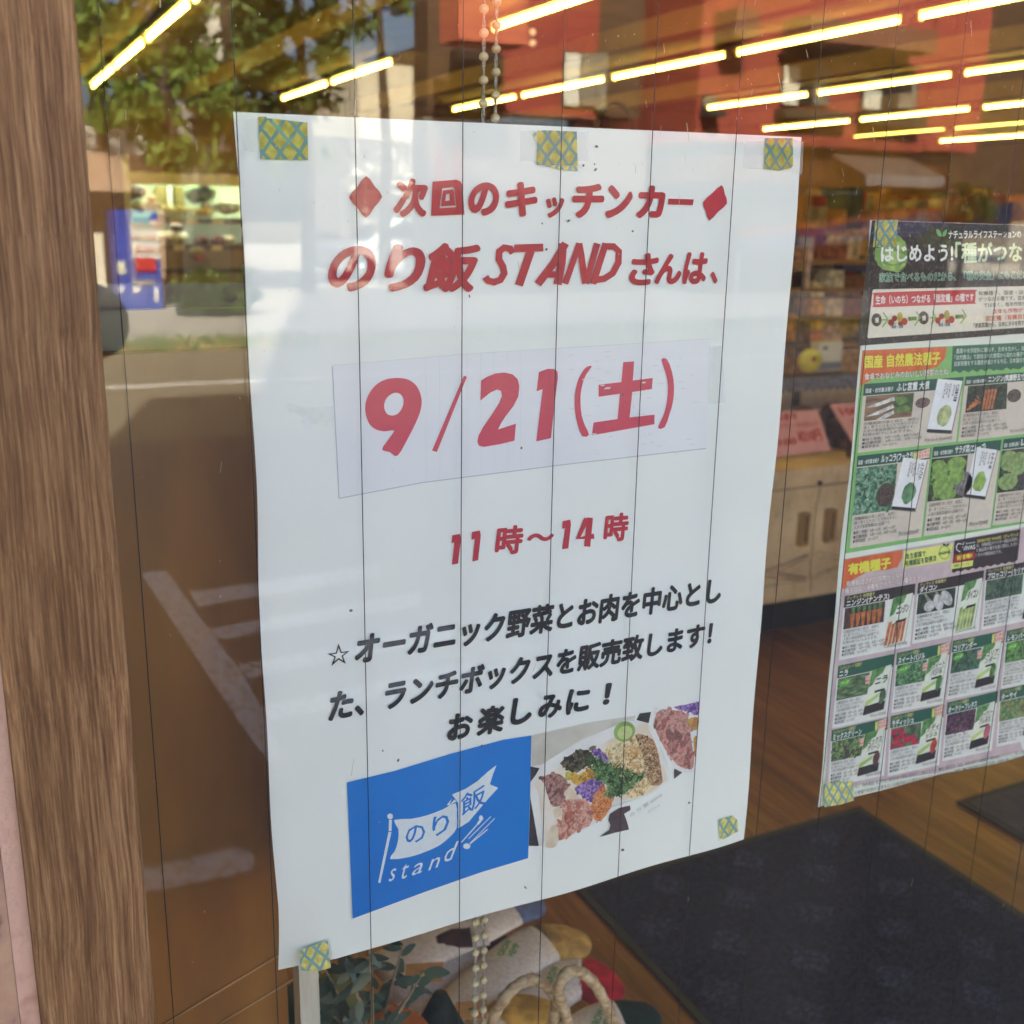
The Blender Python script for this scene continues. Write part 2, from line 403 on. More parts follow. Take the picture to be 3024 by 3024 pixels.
def curl1(u, v):
    return .010*max(0, .10-u)*max(0, .10-v)*60 + .0012*max(0, .12-v)/.12*(.5+.5*math.sin(11*u))
sheet('paper_sheet', [(830, 2900), (2198, 2475), (2375, 405), (697, 330)], Y1, paperM, p1, curl=curl1)
red1, red2, red3 = ink((186, 46, 56)), ink((214, 74, 96)), ink((196, 44, 62))
blk = ink((26, 27, 30))
C2, C5, C3 = ((1000, 0), .56936), ((1000, 1000), .56936), ((1950, 0), .56936)
K8 = ((850, 330), .33644)
YT = .00055
plane_part('diamond', [smooth(QP(*C2, (57,1025),(100,968),(145,912),(190,966),(228,1020),(186,1076),(145,1130),(100,1078)), 2)], red1, p1, YT)
plane_part('diamond', [smooth(QP(*C3, (225,1050),(272,1003),(322,960),(338,1006),(350,1055),(304,1098),(258,1145),(240,1098)), 2)], red3, p1, YT)
def gl(o, s, ch, x0, x1, y0, y1, sl=0.):
    dx = (x1-x0)*sl
    return (ch, Q(o, s, (x0, y1-0*dx), (x1, y1+dx), (x1, y0+dx), (x0, y0)), 'fit')
lettering([gl(*C2, '次', 285, 467, 925, 1128), gl(*C2, 'の', 675, 835, 945, 1120),
           gl(*C2, 'キ', 865, 1035, 942, 1125), gl(*C2, 'ッ', 1078, 1175, 1022, 1130), gl(*C2, 'チ', 1213, 1382, 952, 1132),
           gl(*C2, 'ン', 1385, 1530, 958, 1132), gl(*C2, 'カ', 1545, 1700, 962, 1132)], red1, p1, YT, 'red_lettering', .052, .12, 6)
plane_part('red_lettering', [QP(*C2, (1715,1030),(1846,1034),(1840,1064),(1710,1060))], red1, p1, YT)
# the boxy 回 as brush-like frames
def frame(o, outer, inner): return QP(*o, *ring(outer, inner))
def ring(outer, inner):
    # joins an outline and its hole into one outline
    i = min(range(len(outer)), key=lambda k: (outer[k][0]-inner[0][0])**2+(outer[k][1]-inner[0][1])**2)
    out = outer[i:]+outer[:i+1]; a1 = sum(outer[k-1][0]*outer[k][1]-outer[k][0]*outer[k-1][1] for k in range(len(outer)))
    a2 = sum(inner[k-1][0]*inner[k][1]-inner[k][0]*inner[k-1][1] for k in range(len(inner)))
    inn = inner+[inner[0]]
    if a1*a2 > 0: inn = inn[::-1]
    return out+inn
plane_part('red_lettering', [frame(C2, [(490,942),(612,932),(634,940),(645,960),(655,1113),(482,1119)], [(526,1080),(613,1074),(604,980),(596,970),(540,976)]),
    frame(C2, [(545,988),(592,981),(600,990),(608,1066),(533,1070)], [(556,1042),(579,1040),(577,1004),(560,1006)])], red1, p1, YT)
lettering([gl(*K8, 'の', 355, 778, 1175, 1580), gl(*K8, 'り', 850, 1212, 1165, 1580), gl(*K8, '飯', 1190, 1700, 1150, 1588),
           gl(*C2, 'さ', 1510, 1665, 1312, 1480), gl(*C2, 'ん', 1640, 1782, 1315, 1475), gl(*C3, 'は', 118, 250, 1308, 1475), gl(*C3, '、', 263, 300, 1408, 1472)],
          red1, p1, YT, 'red_lettering', .042, .22, 6)
def strokes(o, s, lst): return [QP(o, s, *stroke(p, wd)) for p, wd in lst]
plane_part('red_lettering', strokes(*C2, [
    ([(908,1312),(893,1290),(862,1284),(836,1305),(834,1345),(856,1385),(862,1418),(842,1452),(808,1464),(778,1456),(764,1436)], 36),
    ([(915,1288),(1064,1284)], 40), ([(1000,1300),(938,1480)], 42),
    ([(1180,1262),(1122,1360),(1036,1474)], 40), ([(1166,1262),(1160,1360),(1138,1476)], 42), ([(1085,1424),(1160,1424)], 34),
    ([(1252,1262),(1178,1472)], 32), ([(1250,1262),(1262,1330),(1274,1420),(1284,1471)], 34), ([(1344,1262),(1286,1471)], 32),
    ([(1388,1262),(1322,1472)], 34), ([(1380,1278),(1430,1278),(1456,1302),(1454,1362),(1424,1418),(1380,1446),(1322,1455)], 34)]), red1, p1, YT)
# date slip
sh = plane_part('date_slip', [[(983, 1082), (1350, 1050), (2100, 1003), (2088, 1324), (1700, 1368), (1250, 1425), (1003, 1473)]], slipM, p1, .00085)
edge_shade = ink((188, 190, 198))
plane_part('slip_edge_shade', [QP((0,0),1,*stroke(pp, 2.6)) for pp in ([(983,1082),(1003,1473)], [(1003,1473),(1250,1426),(1700,1369),(2088,1325)])], edge_shade, p1, .00083)  # darker lines paint the slip's edge shadow at left and bottom
plane_part('slip_edge_shade', [QP((0,0),1,*stroke([(984,1080),(1350,1048),(2100,1001)], 1.8))], ink((222,225,228)), p1, .00083)
grid = ink((227, 227, 233))
plane_part('faint_print', strokes(*C5, [([(x, 75-(x-600)*.06), (x+2, 720-(x-600)*.13)], 2) for x in (455, 527, 670, 740, 808, 880, 945)]), grid, p1, .0008, kind='stuff')
R = random.Random(3)
plane_part('faint_print', [QP(*C5, *[(x, y), (x+w_, y-w_*.06), (x+w_, y-w_*.06+6), (x, y+6)]) for x, y, w_ in
    [(R.uniform(1180, 1850), R.uniform(50, 600), R.uniform(8, 36)) for _ in range(60)]], grid, p1, .0008, kind='stuff')
nine = blob([(140,370),(150,308),(188,248),(240,215),(300,205),(362,213),(408,248),(432,310),(428,370),(405,432),(365,512),(308,608),(268,590),(228,575),(262,522),(290,478),(240,482),(192,470),(157,435)], 0, 3)
hole = smooth([(238,350),(250,312),(280,286),(315,284),(338,310),(336,350),(312,388),(280,400),(250,388)], 3)
plane_part('date_numeral', [QP(*C5, *ring(nine, hole))], red2, p1, YT)
plane_part('date_numeral', [QP(*C5, (652,193),(668,199),(512,589),(487,582))], red2, p1, YT)
plane_part('date_numeral', [QP(*C5, (742,218),(770,200),(815,182),(862,176),(905,186),(932,212),(940,250),(935,300),(910,350),(868,405),(845,440),(830,472),(922,442),(915,530),(842,548),(755,563),(730,556),(722,535),(728,505),(752,460),(800,390),(835,335),(850,298),(845,272),(825,265),(790,280),(738,322))], red2, p1, YT)
plane_part('date_numeral', [QP(*C5, (1042,174),(1085,158),(1120,158),(1138,172),(1140,205),(1128,300),(1104,517),(1028,534),(1062,262),(1030,274))], red2, p1, YT)
plane_part('date_bracket', [QP(*C5, *smooth([(1286,150),(1317,143),(1285,190),(1262,260),(1257,330),(1264,400),(1280,450),(1302,500),(1268,508),(1243,450),(1229,380),(1228,300),(1240,230),(1260,185)], 2)),
                            QP(*C5, *smooth([(1677,110),(1706,107),(1733,175),(1743,250),(1737,330),(1720,390),(1695,460),(1659,464),(1688,400),(1706,330),(1712,250),(1700,180)], 2))], red2, p1, YT)
plane_part('date_lettering', [QP(*C5, (1480,122),(1536,118),(1529,218),(1632,205),(1628,262),(1526,278),(1512,410),(1642,395),(1641,445),(1316,503),(1326,436),(1450,418),(1462,287),(1352,302),(1352,240),(1470,226))], red2, p1, YT)
SL = -.09
lettering([gl(*C5, '時', 812, 962, 978, 1128, SL), gl(*C5, '～', 980, 1120, 1016, 1060, SL), gl(*C5, '時', 1376, 1508, 912, 1060, SL)], red3, p1, YT, 'red_lettering', .036, .12, 5)
plane_part('red_lettering', [QP(*C5, (592,1022),(632,1014),(637,1040),(622,1168),(590,1174),(603,1058),(587,1062)), QP(*C5, (695,1004),(735,996),(740,1022),(726,1150),(697,1158),(709,1040),(692,1044)),
    QP(*C5, (1166,948),(1204,940),(1208,966),(1194,1089),(1162,1094),(1178,984),(1162,988))] + [QP(*C5, *stroke(p, wd)) for p, wd in
    [([(1290,934),(1245,1036),(1328,1026)], 28), ([(1306,930),(1292,1080)], 32)]], red3, p1, YT)
lettering([('☆', [G(*p) for p in ((968,1970),(1034,1960),(1034,1897),(968,1905))], 'fit')], blk, p1, YT, 'black_lettering', .0)
lettering([('オーガニック野菜とお肉を中心とし', [G(*p) for p in ((1048,1966),(2131,1779),(2131,1708),(1048,1880))], 'em'),
           ('た、ランチボックスを販売致します！', [G(*p) for p in ((970,2135),(2108,1903),(2108,1838),(970,2050))], 'em')], blk, p1, YT, 'black_lettering', .042, .14, 4)
CL = ((1000, 1950), .55590)
lettering([(c, Q(*CL, (x0, y1), (x1, y1-(x1-x0)*.2), (x1, y0-(x1-x0)*.1), (x0, y0)), 'fit') for c, x0, x1, y0, y1 in
    (('お',578,718,290,436),('楽',735,886,250,410),('し',915,1030,205,352),('み',1062,1190,190,322),('に',1210,1340,158,295),('！',1406,1456,125,242))], blk, p1, YT, 'black_lettering', .046, .14, 6)
# blue logo
blueM = M('print_blue', srgb(8, 128, 216), .5, c2=srgb(0, 114, 206), scale=10)
whiteI = ink((224, 234, 240))
plane_part('blue_print', [QP(*CL, (47,653),(300,592),(600,500),(880,425),(1028,402),(1022,700),(1010,1055),(760,1130),(460,1235),(78,1377))], blueM, p1, .0008)
plane_part('logo_flag', [QP(*CL, *([(297,851)]+smooth([(297,851),(390,845),(480,824),(560,793),(624,762),(630,830),(630,893),(600,935),(540,985),(470,1018),(380,1048),(275,1060),(302,1015),(318,960),(320,900)],2))),
    QP(*CL, (605,716),(680,684),(740,645),(795,595),(842,559),(822,610),(806,662),(851,680),(800,735),(745,800),(695,860),(640,895),(638,760)),
    QP(*CL, (577,772),(604,738),(590,775)), QP(*CL, (588,775),(618,742),(630,752)),
    QP(*CL, *ell(276,832,15,15)), QP(*CL, (270,850),(286,850),(283,910),(268,910)), QP(*CL, (267,915),(283,915),(224,1186),(212,1184)),
    ] + [QP(*CL, *stroke(p, wd)) for p, wd in [([(655,970),(742,872)], 6), ([(742,872),(768,838)], 13), ([(692,952),(812,832)], 4), ([(700,975),(832,842)], 4), ([(700,978),(795,900)], 6)]]
    + [QP(*CL, *ell(683,990,19,15)), QP(*CL, *ell(758,840,10,14))], whiteI, p1, YT+.0001)
lettering([('の', Q(*CL,(357,985),(462,960),(462,868),(357,890)),'fit'),('り', Q(*CL,(500,945),(590,915),(590,808),(500,838)),'fit'),('飯', Q(*CL,(652,835),(783,765),(783,655),(652,722)),'fit')], blueM, p1, YT, 'logo_lettering', .01)
lettering([('s', Q(*CL,(268,1180),(308,1166),(308,1106),(268,1118)),'fit'),('t', Q(*CL,(338,1166),(376,1152),(376,1080),(338,1092)),'fit'),('a', Q(*CL,(392,1148),(448,1128),(448,1074),(392,1092)),'fit'),
           ('n', Q(*CL,(478,1120),(540,1096),(540,1046),(478,1068)),'fit'),('d', Q(*CL,(566,1078),(628,1046),(640,962),(566,985)),'fit')], whiteI, p1, YT, 'logo_lettering', -.004, .35)
# the lunch box photograph
CF = ((1540, 2050), .28986)
fp = plane_part('food_photo', [QP(*CF, (108,425),(650,300),(1170,222),(1160,290),(1520,800),(1400,960),(1290,1040),(930,1160),(740,1330),(400,1500),(180,1552),(80,1552))], M('photo_tray', srgb(226,225,218), .5, c2=srgb(208,206,198), scale=30), p1, .0008)
def food(cols, *polys, name='food_print', Y=.0007, amp=5, n=3, sc=500, smth=True, lo=.38, hi=.62):
    global _lay
    plane_part(name, [QP(*CF, *(blob(p, amp, n) if smth else p)) for p in polys], photo_ink(cols[0], cols[1], sc, cols[2] if len(cols) > 2 else None, lo=lo, hi=hi), fp, Y)
food([(196,192,180),(212,208,198)], [(110,432),(650,308),(1168,228),(1120,262),(640,450),(215,720),(110,742)], smth=False, sc=60)
food([(238,238,236),(222,222,220)], [(170,760),(640,470),(1000,320),(1180,275),(1290,300),(1390,440),(1520,800),(1470,930),(1280,1040),(930,1150),(740,1330),(400,1500),(200,1552),(120,1200),(98,930)], amp=0, Y=.00074, sc=40)
food([(228,214,194),(238,232,222)], [(1180,330),(1300,350),(1480,800),(1440,920),(1240,1040),(900,1130),(700,1300),(330,1470),(230,1400),(180,1000),(200,860)], amp=0, Y=.00072, sc=60)
food([(66,60,62),(50,46,50)], [(98,742),(190,760),(150,830),(98,900)], [(96,1060),(130,1250),(182,1552),(80,1552)], smth=False, Y=.00066, sc=200)
food([(88,72,76),(74,60,66)], [(1112,1140),(1118,1185),(1052,1225),(1080,1300),(1103,1385),(950,1420),(800,1462),(900,1390),(912,1340),(890,1290),(905,1225),(1000,1165)], [(1562,762),(1646,802),(1560,870)], smth=False, Y=.00066)
food([(60,60,60),(46,48,50)], [(1210,200),(1328,185),(1302,300),(1177,268)], smth=False, Y=.00066)
food([(240,238,238),(228,226,226)], [(1340,180),(1420,160),(1350,300),(1560,690),(1640,752),(1760,745),(1757,800),(1640,800),(1560,760)], amp=0, Y=.00071)
food([(196,128,122),(150,88,84),(216,160,148)], [(1420,165),(1530,165),(1680,200),(1730,420),(1765,740),(1640,748),(1560,690),(1460,540),(1358,320)], Y=.00064, sc=260)
food([(120,78,74),(150,104,98)], [(1470,380),(1560,350),(1640,420),(1620,500),(1520,490)], Y=.0006, sc=900)
food([(150,112,190),(120,84,160)], [(1560,140),(1680,108),(1815,92),(1806,215),(1740,195),(1660,170)], Y=.00062, sc=600)
food([(212,164,84),(180,120,70)], [(1700,262),(1806,240),(1798,360),(1720,350)], [(1765,450),(1795,440),(1780,640),(1765,600)], Y=.0006, sc=300)
food([(236,212,160),(214,170,110),(244,228,190)], [(850,580),(1000,485),(1170,440),(1270,500),(1420,830),(1240,1030),(1080,1060),(1020,850)], Y=.00068, sc=350)
food([(170,120,84),(120,80,56),(210,164,124)], [(1165,425),(1280,430),(1370,520),(1442,890),(1330,930),(1265,800),(1235,600)], Y=.00064, sc=900)
food([(206,150,90),(226,190,140)], [(1100,560),(1190,540),(1230,600),(1180,660),(1110,640)], [(1110,700),(1190,690),(1200,760),(1120,760)], [(1035,580),(1080,575),(1080,640),(1040,640)], Y=.00062, sc=700)
food([(156,186,104),(120,160,80)], ell(1055,385,112,100,14,-.5), amp=0, Y=.0006, sc=60)
food([(190,206,130),(206,218,150)], ell(1060,395,80,66,14,-.5), amp=0, Y=.00058, sc=200)
food([(66,60,50),(100,92,70)], [(410,690),(560,592),(640,570),(720,600),(740,690),(640,760),(540,800),(430,740)], Y=.00064, sc=300)
food([(134,122,92),(98,92,66)], [(470,700),(560,630),(680,610),(700,680),(560,730)], [(690,560),(740,525),(768,540),(740,590)], Y=.0006, sc=600)
food([(222,170,60),(190,130,40)], [(512,850),(600,820),(740,765),(800,760),(790,840),(700,890),(590,930),(530,910)], Y=.00062, sc=120)
food([(206,190,90),(150,150,70)], [(455,800),(505,790),(505,880),(450,880)], Y=.00062, smth=False, sc=200)
food([(150,112,186),(108,74,150),(180,150,210)], [(725,580),(800,570),(880,630),(900,700),(830,690),(760,640)], [(550,960),(640,900),(740,860),(840,890),(850,930),(800,1000),(740,1040),(710,1110),(640,1060),(575,1010)], Y=.00062, sc=520)
food([(66,112,60),(40,80,40),(96,140,80)], [(680,640),(760,640),(860,720),(1000,760),(1120,810),(1245,850),(1180,900),(1100,960),(1040,1020),(960,1040),(860,1020),(900,940),(810,900),(740,840),(760,760)], Y=.0006, amp=14, n=6, sc=700)
food([(222,128,64),(196,96,44),(236,160,100)], [(740,1040),(830,930),(860,980),(920,1060),(930,1120),(890,1190),(850,1260),(780,1300),(730,1250),(718,1150)], Y=.0006, sc=650)
food([(150,106,100),(110,74,72),(190,150,140)], [(200,860),(330,812),(440,850),(480,930),(460,1010),(440,1120),(330,1150),(270,1040),(240,920)], Y=.00064, sc=320)
food([(206,140,126),(170,96,88),(226,176,156)], [(430,1110),(520,1065),(640,1075),(720,1150),(740,1260),(690,1350),(600,1380),(500,1450),(400,1490),(366,1400),(370,1320),(420,1270)], Y=.00062, sc=240)
food([(140,72,54),(184,106,90)], [(450,1220),(540,1190),(600,1215),(580,1300),(520,1340),(450,1320)], Y=.00058, sc=300)
food([(228,214,190),(214,196,170)], [(330,1180),(400,1160),(415,1240),(345,1260)], [(310,1350),(380,1350),(360,1552),(250,1552),(280,1430)], [(440,1000),(500,960),(600,1060),(560,1080),(450,1050)], Y=.00058, sc=200)
lettering([('の り 飯 stand', Q(*CF,(1120,1262),(1440,1045),(1420,1010),(1105,1225)),'em'), ('ロゴマーク', Q(*CF,(1300,1220),(1420,1150),(1410,1120),(1290,1190)),'em')], ink((176,176,184)), fp, YT, 'caption_lettering', 0)
Rf = random.Random(77)
def scraps(pts, cols, n, size, Y=.00057, elong=2.2): clutter('food_scraps', fp, inpoly(Q(*CF, *pts)), [photo_ink(c, tuple(int(v*.72) for v in c), 900) for c in cols], n, size, Y, Rf, elong)
scraps([(1165,425),(1280,430),(1370,520),(1442,890),(1330,930),(1265,800),(1235,600)], [(150,104,70),(206,160,118),(96,64,46),(226,190,150)], 150, .0009, .00061)
scraps([(850,580),(1000,485),(1170,440),(1270,500),(1420,830),(1240,1030),(1080,1060),(1020,850)], [(246,230,190),(226,200,146),(238,214,160),(206,160,100)], 90, .0018, .00063)
scraps([(680,640),(860,700),(1120,790),(1245,850),(1100,970),(960,1050),(860,1030),(900,940),(740,840)], [(60,104,50),(104,146,84),(36,70,36),(140,170,110)], 110, .0011, .00055, 8)
scraps([(740,1040),(830,930),(920,1060),(930,1120),(850,1260),(780,1300),(718,1150)], [(236,150,90),(206,104,48),(246,176,120)], 60, .0008, .00056, 9)
scraps([(725,580),(800,570),(900,690),(830,690)], [(176,140,210),(104,70,150)], 26, .0016, .00056)
scraps([(550,960),(640,900),(850,880),(850,930),(740,1040),(710,1110),(575,1010)], [(190,160,220),(110,76,156),(140,104,180)], 40, .0016, .00056)
scraps([(200,860),(330,812),(480,930),(440,1120),(330,1150),(240,920)], [(176,118,112),(140,92,88),(196,146,138)], 24, .0020, .00058)
scraps([(430,1110),(640,1075),(740,1260),(600,1380),(400,1490),(366,1320)], [(220,158,142),(204,128,114),(230,182,164)], 16, .0030, .00057, 3)
scraps([(1420,165),(1680,200),(1765,740),(1560,690),(1358,320)], [(206,144,136),(176,112,106),(222,170,158)], 16, .0032, .0006, 3)
scraps([(1560,140),(1815,92),(1806,215),(1660,170)], [(180,146,214),(110,78,156)], 30, .0014, .00058)
scraps([(410,690),(640,570),(740,690),(540,800)], [(44,42,36),(120,112,84),(76,70,52)], 30, .0022, .00058, 3)
scraps([(512,850),(740,765),(790,840),(590,930)], [(236,190,80),(200,140,44)], 12, .0030, .00058, 3)
# patterned tape and clear tape
def tape_mat(name, ca, cb, ang=.75, sp=330.):
    mt = bpy.data.materials.new(name); mt.use_nodes = True; n = mt.node_tree; L = n.links.new; bs = n.nodes['Principled BSDF']
    bs.inputs['Roughness'].default_value = .45
    tc = n.nodes.new('ShaderNodeTexCoord'); outs = []
    for a in (ang, -ang+.12):
        mp = n.nodes.new('ShaderNodeMapping'); mp.inputs['Rotation'].default_value = (0, a, 0); L(tc.outputs['Object'], mp.inputs[0])
        wv = n.nodes.new('ShaderNodeTexWave'); wv.inputs['Scale'].default_value = sp/6.28; wv.inputs['Distortion'].default_value = 1.2; wv.inputs['Detail Scale'].default_value = 2
        wv.inputs['Detail'].default_value = 1; L(mp.outputs[0], wv.inputs['Vector'])
        r = n.nodes.new('ShaderNodeValToRGB'); r.color_ramp.elements[0].position = .80; r.color_ramp.elements[1].position = .88; L(wv.outputs[0], r.inputs[0]); outs.append(r)
    mx = n.nodes.new('ShaderNodeMath'); mx.operation = 'MAXIMUM'; L(outs[0].outputs[0], mx.inputs[0]); L(outs[1].outputs[0], mx.inputs[1])
    nz = n.nodes.new('ShaderNodeTexNoise'); nz.inputs['Scale'].default_value = 260; L(tc.outputs['Object'], nz.inputs['Vector'])
    r0 = n.nodes.new('ShaderNodeValToRGB'); r0.color_ramp.elements[0].position = .35; r0.color_ramp.elements[1].position = .65
    r0.color_ramp.elements[0].color = (*ca, 1); r0.color_ramp.elements[1].color = (*[min(1, c*1.5+.05) for c in ca], 1); L(nz.outputs[0], r0.inputs[0])
    m2 = n.nodes.new('ShaderNodeMix'); m2.data_type = 'RGBA'; L(mx.outputs[0], m2.inputs[0]); L(r0.outputs[0], m2.inputs[6]); m2.inputs[7].default_value = (*cb, 1)
    L(m2.outputs[2], bs.inputs['Base Color']); MATS[name] = mt; return mt
tpA = tape_mat('tape_lattice', srgb(160,150,44), srgb(92,140,138)); tpB = tape_mat('tape_lattice_light', srgb(196,186,96), srgb(120,164,168), .6)
clr = clear_mat('clear_tape', (.9, .92, .93), .12, .25)
def tape(parent, pts, mat=tpA, Y=.0004, nm='patterned_tape'):
    return plane_part(nm, [pts], mat, parent, Y)
tape(p1, QP((0,0),.56936,(1340,605),(1383,604),(1384,612),(1595,635),(1600,830),(1350,825)))
tape(p1, QP(*C2,(1035,678),(1070,675),(1238,682),(1243,860),(1028,855)))
plane_part('patterned_tape', [QP(*C2,(1004,686),(1036,686),(1028,735)), QP(*C2,(1060,858),(1243,862),(1243,887),(1160,880))], tpB, p1, .00045)
t3 = tape(p1, QP(*C3,(545,716),(690,716),(692,860),(680,872),(615,886),(541,876)))
tape(p1, QP((0,1950),.5559,(1588,1545),(1660,1520),(1742,1492),(1760,1635),(1690,1655),(1600,1652)), tpB)
tape(p1, QP((1950,1950),.5559,(312,848),(385,826),(412,850),(416,910),(335,955),(318,945)), tpB)
for pts in (QP((0,0),.56936,(1268,615),(1340,612),(1342,788),(1272,785)), QP(*C2,(945,676),(1035,676),(1030,836),(942,832)), QP(*C2,(1240,680),(1298,680),(1297,838),(1243,836)),
            QP(*C3,(440,728),(545,730),(541,878),(434,872)), QP(*C3,(692,720),(748,735),(740,905),(690,900)), QP(*C5,(1925,40),(1990,36),(2010,330),(1920,340))):
    tape(p1, pts, clr, .0005, 'clear_tape')
specks = [(c[0]+a*.569, c[1]+b_*.569) for c, l in (((1000,0),[(1058,1160),(1195,1146),(1080,1294),(680,1537),(1528,1200),(1340,760),(1330,852),(1335,880),(1272,858)]),((1000,1000),[(1478,292),(950,568),(65,1412)]),((1000,1950),[(230,470),(310,520),(745,446),(970,1180),(1820,740),(1475,985)])) for a, b_ in l]
plane_part('dirt_speck', [ell(x, y, 2.2+(i % 3), 3.5+(i % 2)*2, 7, i) for i, (x, y) in enumerate(specks)], ink((96,94,92)), p1, .0003, kind='stuff')
scuffM = ink((206,208,208))
plane_part('torn_patch', [QP((0,1000),.56936,(1480,345),(1510,338),(1600,360),(1735,350),(1740,462),(1640,450),(1560,400),(1500,380))], ink((239,242,239)), p1, .0008)
plane_part('torn_patch', [QP((0,1000),.56936,*smooth([(1566,425),(1600,405),(1636,408),(1630,450),(1600,470),(1578,455)],2))], ink((240,242,244)), p1, .0007)
# ================================================================== poster two: the seed list
Y2 = .0012
paper2 = M('paper_offwhite', srgb(226, 232, 222), .5, c2=srgb(220, 227, 217), scale=14, bump=.3, bscale=9, dist=.0015)
p2 = thing('seed_poster', (G(2500, 1500)[0], Y2, G(2418, 2395)[1]), 'colourful vegetable seed poster with soil header and rows of small seed packet pictures', 'poster')
sheet('paper_sheet', [(2418, 2395), (3260, 2168), (3300, 673), (2579, 650)], Y2, paper2, p2, curl=lambda u, v: .0008*max(0, .1-v)*10*(.5+.5*math.sin(9*u)))
CA, CB, CC, CD, CE = ((2500,600),.27122), ((2480,1050),.28157), ((2440,1560),.30228), ((2400,1900),.32298), ((1950,1000),.56936)
YB, YC, YD, YE, YF = .0010, .0009, .0008, .0007, .0006
W_ = ink((236,238,236)); YEL = ink((232,228,80)); DKG = ink((34,86,74)); TXT = ink((92,88,84)); REDI = ink((196,48,56)); BLKI = ink((44,40,42))
soil = M('print_soil', srgb(96, 90, 84), .45, c2=srgb(26, 25, 28), scale=420, c3=srgb(44, 41, 42), lo=.40, hi=.70, detail=8)
hd = plane_part('soil_header', [[(2579,651),(3300,674),(3300,965),(2535,1022),(2551,880)]], soil, p2, YB)
greenleaf = photo_ink((148,178,92), (96,136,66), 90, (122,158,80))
plane_part('cabbage_print', [QP(*CA, *blob([(305,540),(340,490),(420,470),(520,400),(560,345),(620,390),(660,450),(680,560),(668,660),(590,750),(480,735),(380,700),(330,620)], 5, 3))], greenleaf, hd, YC)
for pts in ([(400,560),(520,520),(640,560),(600,640),(480,660)], [(380,640),(470,720),(580,730),(660,650),(560,680),(460,680)], [(520,420),(600,430),(650,520),(560,500)]):
    plane_part('cabbage_leaf', [QP(*CA, *blob(pts, 4, 3))], photo_ink((176,200,120), (130,166,86), 150), hd, YD)
plane_part('leaf_mark', [QP(*CA, *smooth([(990,285),(1020,290),(1045,330),(1048,362),(1005,350)], 3)), QP(*CA, *smooth([(1052,362),(1055,330),(1075,305),(1105,285),(1100,330),(1085,358)], 3))], ink((112,176,110)), hd, YC)
lettering([('ナチュラルライフステーションの', Q(*CA,(1120,392),(1912,378),(1912,300),(1120,298)),'em'), ('はじめよう!', Q(*CA,(385,645),(1172,640),(1172,445),(385,462)),'em')], W_, hd, YD, 'white_lettering', .03)
lettering([('「種がつな', Q(*CA,(1195,655),(1925,640),(1925,440),(1195,437)),'em')], ink((206,226,186)), hd, YD, 'pale_green_lettering', .03)
q_ = Q(*CA,(362,862),(2250,820),(2250,728),(362,765))
lettering([('家族で食べるものだから、「種の安全」にもこだわりました', q_, 'em')], ink((206,232,214)), hd, YD, 'outlined_lettering', .05)
lettering([('家族で食べるものだから、「種の安全」にもこだわりました', q_, 'em')], ink((30,110,84)), hd, YE, 'outlined_lettering', .012)
cb = plane_part('cream_panel', [QP(*CA,(310,940),(2700,888),(2700,1300),(250,1472),(240,1460),(296,952))], ink((228,222,206)), p2, YC)
plane_part('red_banner', [QP(*CA,*smooth([(330,975),(800,958),(1390,943),(1416,965),(1410,1085),(1385,1098),(800,1118),(330,1135),(303,1110),(308,1000)], 2))], REDI, cb, YD)
lettering([('生命（いのち）つながる「固定種」の種です', Q(*CA,(325,1105),(1395,1068),(1395,985),(325,1012)),'em')], W_, cb, YE, 'banner_lettering', .02)
for dx, dy in ((0,0),(512,-22)):
    plane_part('seed_disc', [QP(*CA,*ell(338+dx,1272+dy,56,72))], photo_ink((96,84,80),(48,40,42),900), cb, YD)
    lettering([('種', Q(*CA,(318+dx,1305+dy),(360+dx,1300+dy),(360+dx,1245+dy),(318+dx,1250+dy)),'fit')], W_, cb, YE, 'disc_lettering', .02)
    for (x, y, rx, ry, c) in ((495,1300,34,36,(178,40,44)),(532,1255,30,32,(160,34,40)),(640,1290,34,40,(184,44,46)),(600,1310,30,28,(170,36,40)),(590,1240,32,54,(196,176,84)),(535,1312,20,18,(232,228,222))):
        plane_part('vegetable_print', [QP(*CA,*ell(x+dx,y+dy,rx,ry,12))], photo_ink(c, tuple(int(v*.8) for v in c), 120), cb, YE-random.random()*5e-5)
    lettering([('栽培・収穫', Q(*CA,(498+dx,1368+dy),(625+dx,1362+dy),(625+dx,1325+dy),(498+dx,1332+dy)),'em')], ink((84,122,140)), cb, YF, 'caption_lettering', .03)
    lettering([('種採取', Q(*CA,(678+dx,1282+dy),(775+dx,1278+dy),(775+dx,1235+dy),(678+dx,1240+dy)),'em')], ink((84,134,60)), cb, YF, 'caption_lettering', .04)
arr = [([(395,1272),(468,1272)],16),([(410,1190),(462,1270),(400,1352)],16),([(770,1182),(812,1246),(752,1335)],16),([(915,1250),(975,1248)],14),([(945,1180),(985,1245),(930,1320)],14),([(1272,1160),(1312,1228),(1252,1312)],16)]
plane_part('arrow_print', strokes(*CA, arr), ink((132,178,92)), cb, YD)
lettering([('有機種子、国産・自然農法種子は', Q(*CA,(1445,1008),(2250,985),(2250,938),(1445,960)),'em'),('がつながる種です。従来の一代', Q(*CA,(1450,1072),(2100,1050),(2100,1000),(1450,1024)),'em'),
    ('ではなく、毎年作物から種を', Q(*CA,(1505,1138),(2100,1112),(2100,1065),(1505,1090)),'em')], TXT, cb, YD, 'body_lettering', .012)
